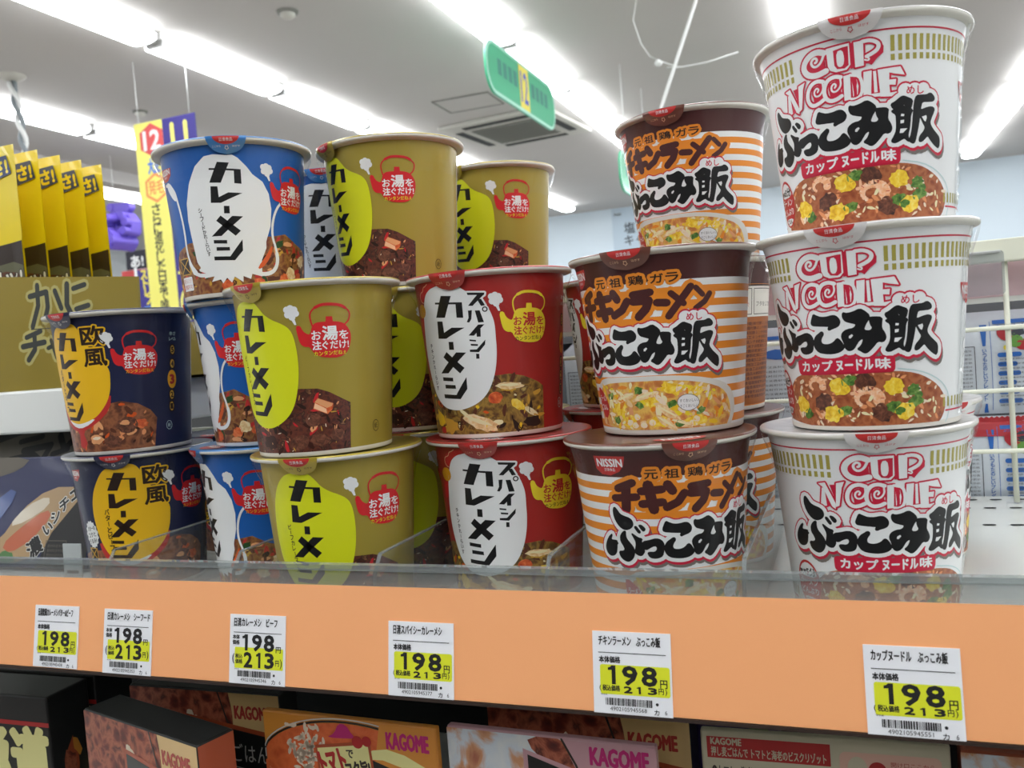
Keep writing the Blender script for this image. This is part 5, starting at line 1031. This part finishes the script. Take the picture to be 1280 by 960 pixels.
for p, w_ in ka+cha: a.line('carton_halo', 1, p, w_+5); a.line('carton_ink', 2, p, w_)
a.line('carton_ink', 2, [(44, 48), (120, 46)], 0.7); a.line('carton_halo', 1, [(2, 62), (8, 66)], 8); a.line('carton_ink', 2, [(0, 60), (6, 65)], 5)
mb = MB(); mb.flat_art(a, (0.0, 0, 0.0), (1, 0, 0), (0, 0, 1), flat(0), 0.0001, 0.00008); mb.build('lettering', ct)
m_yp = mat('packet_yellow', (232, 206, 12), 0.35, 0.6); wrinkle(m_yp, 25, 0.25, 0.002); m_nv = mat('packet_navy', (38, 54, 96), 0.4, 0.4); m_dkp = mat('packet_dark', (46, 34, 26), 0.4, 0.5); m_olv = mat('packet_olive', (96, 96, 70), 0.4, 0.5); m_pkw = mat('packet_white', (226, 224, 206), 0.5); m_brn = mat('packet_brown', (96, 54, 34), 0.4, 0.4)
def bul(u): return max(0.06, math.sin(PI*min(max((u-0.07)/0.86, 0), 1)))**0.8
def make_packet():
    t = thing('yellow_packet', 'x', 'packet')
    W_, H_, D_ = 0.115, 0.196, 0.010
    pl = [(0, 0), (0, H_)] + [(-W_*i/6, H_+0.0012*math.sin(i*1.7)) for i in range(1, 6)] + [(-W_, H_), (-W_, 0)]
    mb = MB(); N = 8; vs, fs = [], []
    for s in (-1, 1):
        o = len(vs)
        for i in range(N+1):
            for j in range(N+1):
                u, v = i/N, j/N; b = D_/2*bul(u)*bul(v)
                vs.append((-W_*u, s*b, H_*v))
        fs += [[o+i*(N+1)+j, o+(i+1)*(N+1)+j, o+(i+1)*(N+1)+j+1, o+i*(N+1)+j+1] for i in range(N) for j in range(N)]
    mb.add(vs, fs, m_yp, sm=True); mb.build('pouch', t)
    a = Art(); a.poly('packet_dark', 0, [(-0.3, 70), (-0.3, 119), (-60, 112), (-114, 118), (-114, 70)]); a.poly('packet_olive', 1, smooth([(-1, 84), (-1, 104), (-40, 98), (-80, 92), (-114, 100), (-114, 82), (-60, 76)], 1)); a.poly('packet_brown', 2, smooth([(-4, 82), (-8, 97), (-50, 90), (-80, 84), (-50, 78)], 1))
    a.text('packet_white', 3, 'コッ!', -34, 84, -3, 95, 0.03, [('packet_dark', 2.5, 1.2)])
    q = [(-32, 166), (-14, 172), (-9, 188), (-28, 184)]; q = [(-24, 169), (-4, 173), (-8, 188), (-26, 187)]
    a.poly('packet_navy', 2, q); a.text('packet_yellow', 3, 'さ!', -23, 173, -8, 185, 0.045, rot=0.1)
    mb2 = MB()
    g = {}
    for m, L, tr in a.t: g.setdefault(m, []).append((L, tr))
    for m, lst in g.items():
        vs, fs = [], []
        for L, tr in lst:
            for p in clip_axis(tr, 0, [-115+i*4 for i in range(29)]):
                for k in range(1, len(p)-1):
                    for r in clip_axis((p[0], p[k], p[k+1]), 1, [i*8 for i in range(25)]):
                        o = len(vs)
                        for x, y in r:
                            u, v = min(max(-x/115, 0), 1), min(max(y/196, 0), 1)
                            vs.append((x/1000, -D_/2*bul(u)*bul(v)-0.0006-0.00012*L, y/1000))
                        fs.append(list(range(o, o+len(r))))
        mb2.add(vs, fs, MATS[m])
    mb2.build('printing', t)
    return t
yp = make_packet()
names = ('foremost', 'second', 'third', 'fourth', 'rearmost')
for i in range(5):
    o = yp if i == 0 else copy_tree(yp)
    o.location = (-0.467-0.0012*i, 0.160+i*0.0235, SHELF_Z+0.1369); o.rotation_euler = (0.0, 0.0, 0.0)
    o['label'] = names[i]+' yellow packet with a navy lettered square in the gold carton'; o['group'] = 'yellow packets in the gold carton'

m_pnavy = mat('stew_navy', (18, 26, 70), 0.5, 0.12); m_pgrey = mat('stew_grey', (88, 82, 72), 0.6, 0.1); m_pblk = mat('stew_black', (14, 14, 16), 0.6, 0.1); m_pcar = mat('stew_carrot', (170, 84, 50), 0.4, 0.4); m_pcrm = mat('stew_cream', (156, 128, 90), 0.4, 0.4); m_pgrn = mat('stew_green', (60, 104, 50), 0.4, 0.4); mat('stew_blue', (30, 60, 120), 0.4, 0.4); mat('stew_white', (190, 180, 160), 0.4, 0.4); m_pout = mat('stew_outline', (206, 206, 200), 0.5)  # navy, grey and cream darkened: shade under the raised shelf put into the colours
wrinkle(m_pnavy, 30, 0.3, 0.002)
def leaning(name, label, cat, x, y, z, w_, h_, d_, tilt, rz, base_m, art, group=None, part='box', side=None):
    """a flat packet or carton leaning back; its front face is in the local x-z plane"""
    t = bpy.data.objects.new(name, None); C.objects.link(t); tag(t, label, cat, group)
    t.location = (x, y, z); t.rotation_euler = (tilt, 0, rz)
    mb = MB(); mb.box(0, 0, 0, w_, d_, h_, base_m); mb.build(part, t, min(d_*0.2, 0.0012))
    m2 = MB(); m2.flat_art(art, (0, 0, 0), (1, 0, 0), (0, 0, 1), flat(0), 0.00012, 0.00008); m2.build('printing', t)
    return t
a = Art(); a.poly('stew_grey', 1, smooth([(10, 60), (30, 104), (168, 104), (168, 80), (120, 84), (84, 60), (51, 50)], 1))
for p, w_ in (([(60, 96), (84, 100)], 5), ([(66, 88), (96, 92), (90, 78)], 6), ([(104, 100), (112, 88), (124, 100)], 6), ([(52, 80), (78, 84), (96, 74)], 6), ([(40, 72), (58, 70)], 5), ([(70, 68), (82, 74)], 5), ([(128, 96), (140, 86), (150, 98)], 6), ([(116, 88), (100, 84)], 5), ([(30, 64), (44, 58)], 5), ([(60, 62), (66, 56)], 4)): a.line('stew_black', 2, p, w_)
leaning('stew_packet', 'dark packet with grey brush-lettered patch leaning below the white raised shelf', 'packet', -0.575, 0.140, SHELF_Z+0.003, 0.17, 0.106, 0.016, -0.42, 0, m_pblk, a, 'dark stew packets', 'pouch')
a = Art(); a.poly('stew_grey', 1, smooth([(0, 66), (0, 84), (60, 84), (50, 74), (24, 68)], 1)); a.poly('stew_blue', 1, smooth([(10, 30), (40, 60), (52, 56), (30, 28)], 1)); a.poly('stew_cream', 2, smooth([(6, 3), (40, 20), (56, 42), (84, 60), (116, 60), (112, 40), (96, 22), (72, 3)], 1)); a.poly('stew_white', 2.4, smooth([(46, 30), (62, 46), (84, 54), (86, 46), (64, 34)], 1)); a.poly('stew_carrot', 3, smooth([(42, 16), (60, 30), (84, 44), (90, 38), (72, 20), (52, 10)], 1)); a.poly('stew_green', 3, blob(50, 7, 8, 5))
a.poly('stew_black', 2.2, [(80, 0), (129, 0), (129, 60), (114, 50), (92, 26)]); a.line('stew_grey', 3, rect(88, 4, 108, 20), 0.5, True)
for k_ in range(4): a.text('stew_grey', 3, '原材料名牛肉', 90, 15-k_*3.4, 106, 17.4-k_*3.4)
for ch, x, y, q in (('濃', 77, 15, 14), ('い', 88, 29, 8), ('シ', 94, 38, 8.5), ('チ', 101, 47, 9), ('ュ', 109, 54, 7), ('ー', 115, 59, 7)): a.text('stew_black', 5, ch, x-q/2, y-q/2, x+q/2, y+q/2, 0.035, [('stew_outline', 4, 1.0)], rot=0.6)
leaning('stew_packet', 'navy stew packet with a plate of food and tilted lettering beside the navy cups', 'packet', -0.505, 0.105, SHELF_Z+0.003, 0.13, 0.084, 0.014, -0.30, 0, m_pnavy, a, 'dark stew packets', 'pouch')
m_pale = mat('card_pale', (170, 176, 176), 0.5)
a = Art(); a.poly('stew_black', 1, rect(3, 13.6, 13, 15.6)); a.text('stew_grey', 1, '特売価格', 3, 7, 15, 10)
leaning('shelf_card', 'small pale card standing between the stew packet and the navy cup', 'card', -0.3405, 0.056, SHELF_Z+0.0005, 0.0155, 0.033, 0.001, -0.05, 0, m_pale, a, None, 'card')

# ---------------------------------------------------------------- the shelf below with its cartons
LZ = SHELF_Z-0.222
ls = thing('lower_shelf', 'dark-shaded lower shelf holding the risotto cartons', 'shelf', (0, 0, LZ))
MB().box(X0, -0.02, -0.022, X1, SB, 0, m_shelf).build('board', ls); MB().box(X0, -0.026, -0.03, X1, -0.02, 0.02, m_white).build('front_edge', ls)
for k_, c_ in (('kb_black', (30, 30, 30)), ('kb_cream', (216, 182, 124)), ('kb_rust', (168, 76, 44)), ('kb_logo', (176, 60, 50)), ('kb_chalk', (206, 206, 200)), ('kb_orange', (212, 140, 56)), ('kb_magenta', (186, 34, 110)), ('kb_pink', (196, 152, 158)), ('kb_rice', (226, 210, 186)), ('kb_tomato', (206, 84, 48)), ('kb_lemon', (226, 220, 150)), ('kb_red', (176, 40, 40)), ('kb_ink', (48, 40, 36)), ('kb_bisque', (200, 192, 166)), ('kb_violet', (62, 50, 110)), ('kb_leaf', (90, 140, 70)), ('kb_blush', (222, 178, 160))): mat(k_, c_, 0.35, 0.5)
mottled('kb_meat', [(0.25, (46, 16, 12)), (0.42, (112, 40, 28)), (0.54, (176, 96, 68)), (0.66, (84, 28, 22)), (0.85, (226, 190, 150))], 75)
mottled('kb_soup', [(0.25, (186, 70, 34)), (0.5, (222, 110, 60)), (0.65, (206, 90, 44)), (0.85, (240, 190, 140))], 70)
mottled('kb_white', [(0.25, (150, 60, 50)), (0.42, (206, 150, 110)), (0.52, (206, 214, 222)), (0.7, (226, 226, 222)), (0.85, (230, 190, 90))], 45)
def logo(a, L, x0, y0, x1, y1, m): a.text(m, L, 'KAGOME', x0, y0, x1, y1, 0.035)
def face_a():
    a = Art(); a.poly('kb_meat', 1, rect(0, 0, 82, 159)); a.poly('kb_cream', 2, [(72, 159)]+[(78+2*math.sin(i/8*PI), 159-i*4) for i in range(9)]+[(115, 127), (115, 159)])
    for i in range(5): a.poly('kb_rice', 2.4, blob(48+i*5, 140-i*3, 3, 8, 10, 0.25, 0.3))
    a.line('kb_ink', 3, [(70, 159), (76, 140), (80, 126)], 1.2); a.poly('kb_rust', 3.4, [(42, 0), (42, 144), (115, 134), (115, 0)]); a.poly('kb_black', 4, [(44.5, 0), (44.5, 141), (115, 131), (115, 0)]); logo(a, 4, 82, 143, 108, 151, 'kb_logo')
    a.text('kb_chalk', 5, '押し麦ごはんで', 48, 115, 114, 127, 0.0); a.line('kb_chalk', 5, [(56, 110), (80, 112), (112, 108)], 0.5); a.text('kb_chalk', 5, 'ビーフ', 50, 70, 80, 86, 0.01); return a
def face_c():
    a = Art(); arc = [(58-60*math.cos(k*PI/24), 130+27*math.sin(k*PI/24)) for k in range(17)]
    a.poly('kb_soup', 1, [(-0.0, 0)]+[(max(x, 0), y) for x, y in arc]+[(98, 0)]); a.line('kb_ink', 2, [(max(x, 0.6), y+1) for x, y in arc], 1.2); a.line('kb_chalk', 2, [(max(x, 0.6), y+2.6) for x, y in arc], 0.7)
    random.seed(3)
    for i in range(90): a.poly('kb_rice', 2.6, blob(min(max(random.gauss(30, 6), 18), 42), min(random.gauss(138, 10), 153), 2.6, 1.1, 8, 0.2, random.uniform(0, PI)))
    a.poly('kb_orange', 2.9, [(80, 159), (114.5, 159), (114.5, 120), (74, 130)]); a.poly('kb_lemon', 3, smooth([(70, 143), (88, 146), (115, 134), (115, 127), (84, 139), (70, 138)], 1)); a.poly('kb_black', 3.2, [(46, 120), (74, 138), (115, 126), (115, 0), (46, 0)])
    a.poly('kb_rust', 5, [(36, 143), (73, 149), (75, 127), (38, 120)]); a.poly('kb_lemon', 6, [(37.5, 141.4), (71.6, 146.8), (73.2, 128.8), (39.6, 122.4)])
    a.text('kb_red', 7, 'トマト', 39, 128, 56, 141, 0.04, rot=0.25); a.text('kb_ink', 7, 'で', 57, 138, 61.5, 142.5, 0.03); a.text('kb_ink', 7, 'コク旨!', 56, 127.5, 72, 136.5, 0.04, rot=0.14)
    a.poly('kb_magenta', 5, smooth([(44, 148), (50, 151), (53, 157), (58, 157), (62, 151), (66, 149.5)], 1)); a.poly('kb_red', 6.6, ell(65, 147.5, 3.6)); a.poly('kb_red', 6.6, ell(71, 148.5, 3)); logo(a, 5, 84, 146, 110, 155, 'kb_magenta'); a.text('kb_chalk', 5, '押し麦ごはんで', 54, 104, 108, 118); return a
def face_d():
    a = Art(); a.poly('kb_white', 1, rect(0, 0, 92, 159)); a.poly('kb_meat', 1.5, smooth([(46, 159), (70, 159), (80, 140), (60, 146), (50, 150)], 1)); a.poly('kb_pink', 2, [(66, 159), (115, 159), (115, 126), (78, 132)]); a.line('kb_ink', 3, [(66, 159), (73, 146), (78, 132)], 1.2); a.poly('kb_pink', 3, [(44, 152), (86, 140), (115, 137), (115, 0), (44, 0)]); a.poly('kb_black', 4, [(46.5, 149), (86, 137), (115, 134), (115, 0), (46.5, 0)]); logo(a, 4.6, 81, 147.5, 111, 156.5, 'kb_magenta'); a.text('kb_chalk', 5, '押し麦ごはんで', 52, 112, 110, 126); return a
def face_e():
    a = Art(); a.poly('kb_bisque', 1, rect(1, 1, 113, 158)); a.poly('kb_red', 2, rect(3, 146, 62, 157)); logo(a, 3, 5, 153, 20, 156.4, 'kb_bisque'); a.text('kb_bisque', 3, '押し麦ごはんで トマトと海老のビスクリゾット', 5, 147, 60, 152, 0.015)
    for k_, s_ in enumerate(('❶トマト、海老、たまねぎの旨みが合わさった、', '  贅沢な味わいのスープリゾットです!', '❷丁寧にすりつぶした海老のコク', '❸押し麦入りで食べごたえあり')): a.text('kb_ink', 3, s_.strip(), 5+(k_ % 2)*4, 137-k_*8.5, 66-(k_*7 % 16), 142.5-k_*8.5, 0.015)
    a.poly('kb_blush', 2, rrect(66, 132, 111, 154, 3)); a.poly('kb_bisque', 3, ell(74, 146, 4.5, 6)); a.poly('kb_red', 3, ell(83, 146, 4)); 
    for k_ in range(4): a.text('kb_red', 3, '開け口ここから'[k_ % 3:], 89, 148-k_*4, 108, 150.4-k_*4)
    return a
def face_k():
    a = Art(); a.poly('kb_red', 1, rect(0, 137, 118, 140)); a.poly('kb_red', 1, rect(0, 91, 118, 94))
    for ch, x0, y0, x1, y1 in (('道', 84, 96, 115, 135), ('極', 52, 96, 80, 135), ('ュ', 60, 52, 86, 88), ('ー', 88, 52, 114, 88)): a.text('kb_lemon', 2, ch, x0, y0, x1, y1, 0.05)
    return a
BX = (0.115, 0.160, 0.024)
def carton(x, y, rz, m_base, art, label, dep=None): return leaning('risotto_carton', label, 'carton', x, y, LZ+0.0005, BX[0], BX[1], dep or BX[2], 0.0, rz, m_base, art, 'risotto cartons on the lower shelf')
kb = lambda k: MATS[k]
cA = carton(-.303, .028, -0.2545, kb('kb_black'), face_a(), 'cream-topped meat sauce carton standing foremost under the seafood price tag')
b = Art(); b.poly('kb_rust', 1, rect(0.5, 0.5, 23.5, 159)); b.poly('kb_cream', 2, [(14, 128), (18, 136), (20, 128)])
m2 = MB(); m2.flat_art(b, (BX[0], 0, 0), (0, 1, 0), (0, 0, 1), flat(0), 0.0002, 0.0001); m2.build('side_printing', cA)
carton(-.304, .066, 0.02, kb('kb_black'), face_a(), 'black carton with chalk lettering half hidden behind the foremost meat sauce carton', 0.02)
carton(-.185, .047, -0.03, kb('kb_orange'), face_c(), 'orange tomato carton with a framed badge under the gold beef price tag', 0.005)
carton(-.066, .049, -0.03, kb('kb_pink'), face_d(), 'pink carton with white creamy picture under the red spicy price tag', 0.005)
carton(-.055, .080, -0.02, kb('kb_black'), face_a(), 'dark carton mostly in shadow behind the pink carton', 0.02)
carton(.067, .069, 0.03, kb('kb_bisque'), face_e(), 'carton turned to its cream back panel with a red heading, beside the violet bag', 0.005)
carton(.186, .070, -0.02, kb('kb_rust'), face_d(), 'dim carton at the right under the noodle cup price tag')
a = Art(); a.poly('kb_leaf', 1, [(40+ (9 if i % 2 else 4)*math.cos(i*PI/5), 150+(9 if i % 2 else 4)*math.sin(i*PI/5)) for i in range(10)])
leaning('snack_bag', 'violet bag with a green leaf mark squeezed between the pink and cream cartons', 'bag', .0525, .100, LZ+0.0005, 0.05, 0.168, 0.02, 0, 0, kb('kb_violet'), a, None, 'pouch')
def black_carton(x, y, label):
    t = leaning('sauce_carton', label, 'carton', x, y, LZ+0.0005, 0.118, 0.157, 0.034, 0, 0.02, kb('kb_black'), face_k(), 'black sauce cartons on the lower shelf')
    b = Art(); b.poly('kb_rust', 1, blob(16, 108, 5, 14, 14, 0.3)); b.poly('kb_meat', 1.6, blob(14, 106, 5, 11, 12, 0.3)); b.poly('kb_orange', 2, blob(20, 116, 2.5, 7, 10, 0.2, 0.3)); b.poly('kb_lemon', 2, blob(22, 92, 3, 6, 10)); b.text('kb_red', 2, 'コ', 12, 62, 20, 76, 0.03); b.text('kb_lemon', 2, 'ク', 20, 62, 28, 76, 0.03)
    m2 = MB(); m2.flat_art(b, (0.118, 0, 0), (0, 1, 0), (0, 0, 1), flat(0), 0.0002, 0.0001); m2.build('side_printing', t)
black_carton(-.469, .040, 'black carton with large pale vertical lettering standing at the lower left corner')
black_carton(-.468, .078, 'black carton right behind the front lettered black carton')
br = thing('shelf_bracket', 'white angled bracket end below the orange strip above the lettered black cartons', 'bracket', (-0.40, 0.03, SHELF_Z-0.0235))
MB().prism([(-0.02, 0.0), (0.18, 0.0), (0.10, -0.012), (0.02, -0.017), (-0.018, -0.012)], -0.012, 0.012, m_white, axis='x').build('plate', br, 0.002)
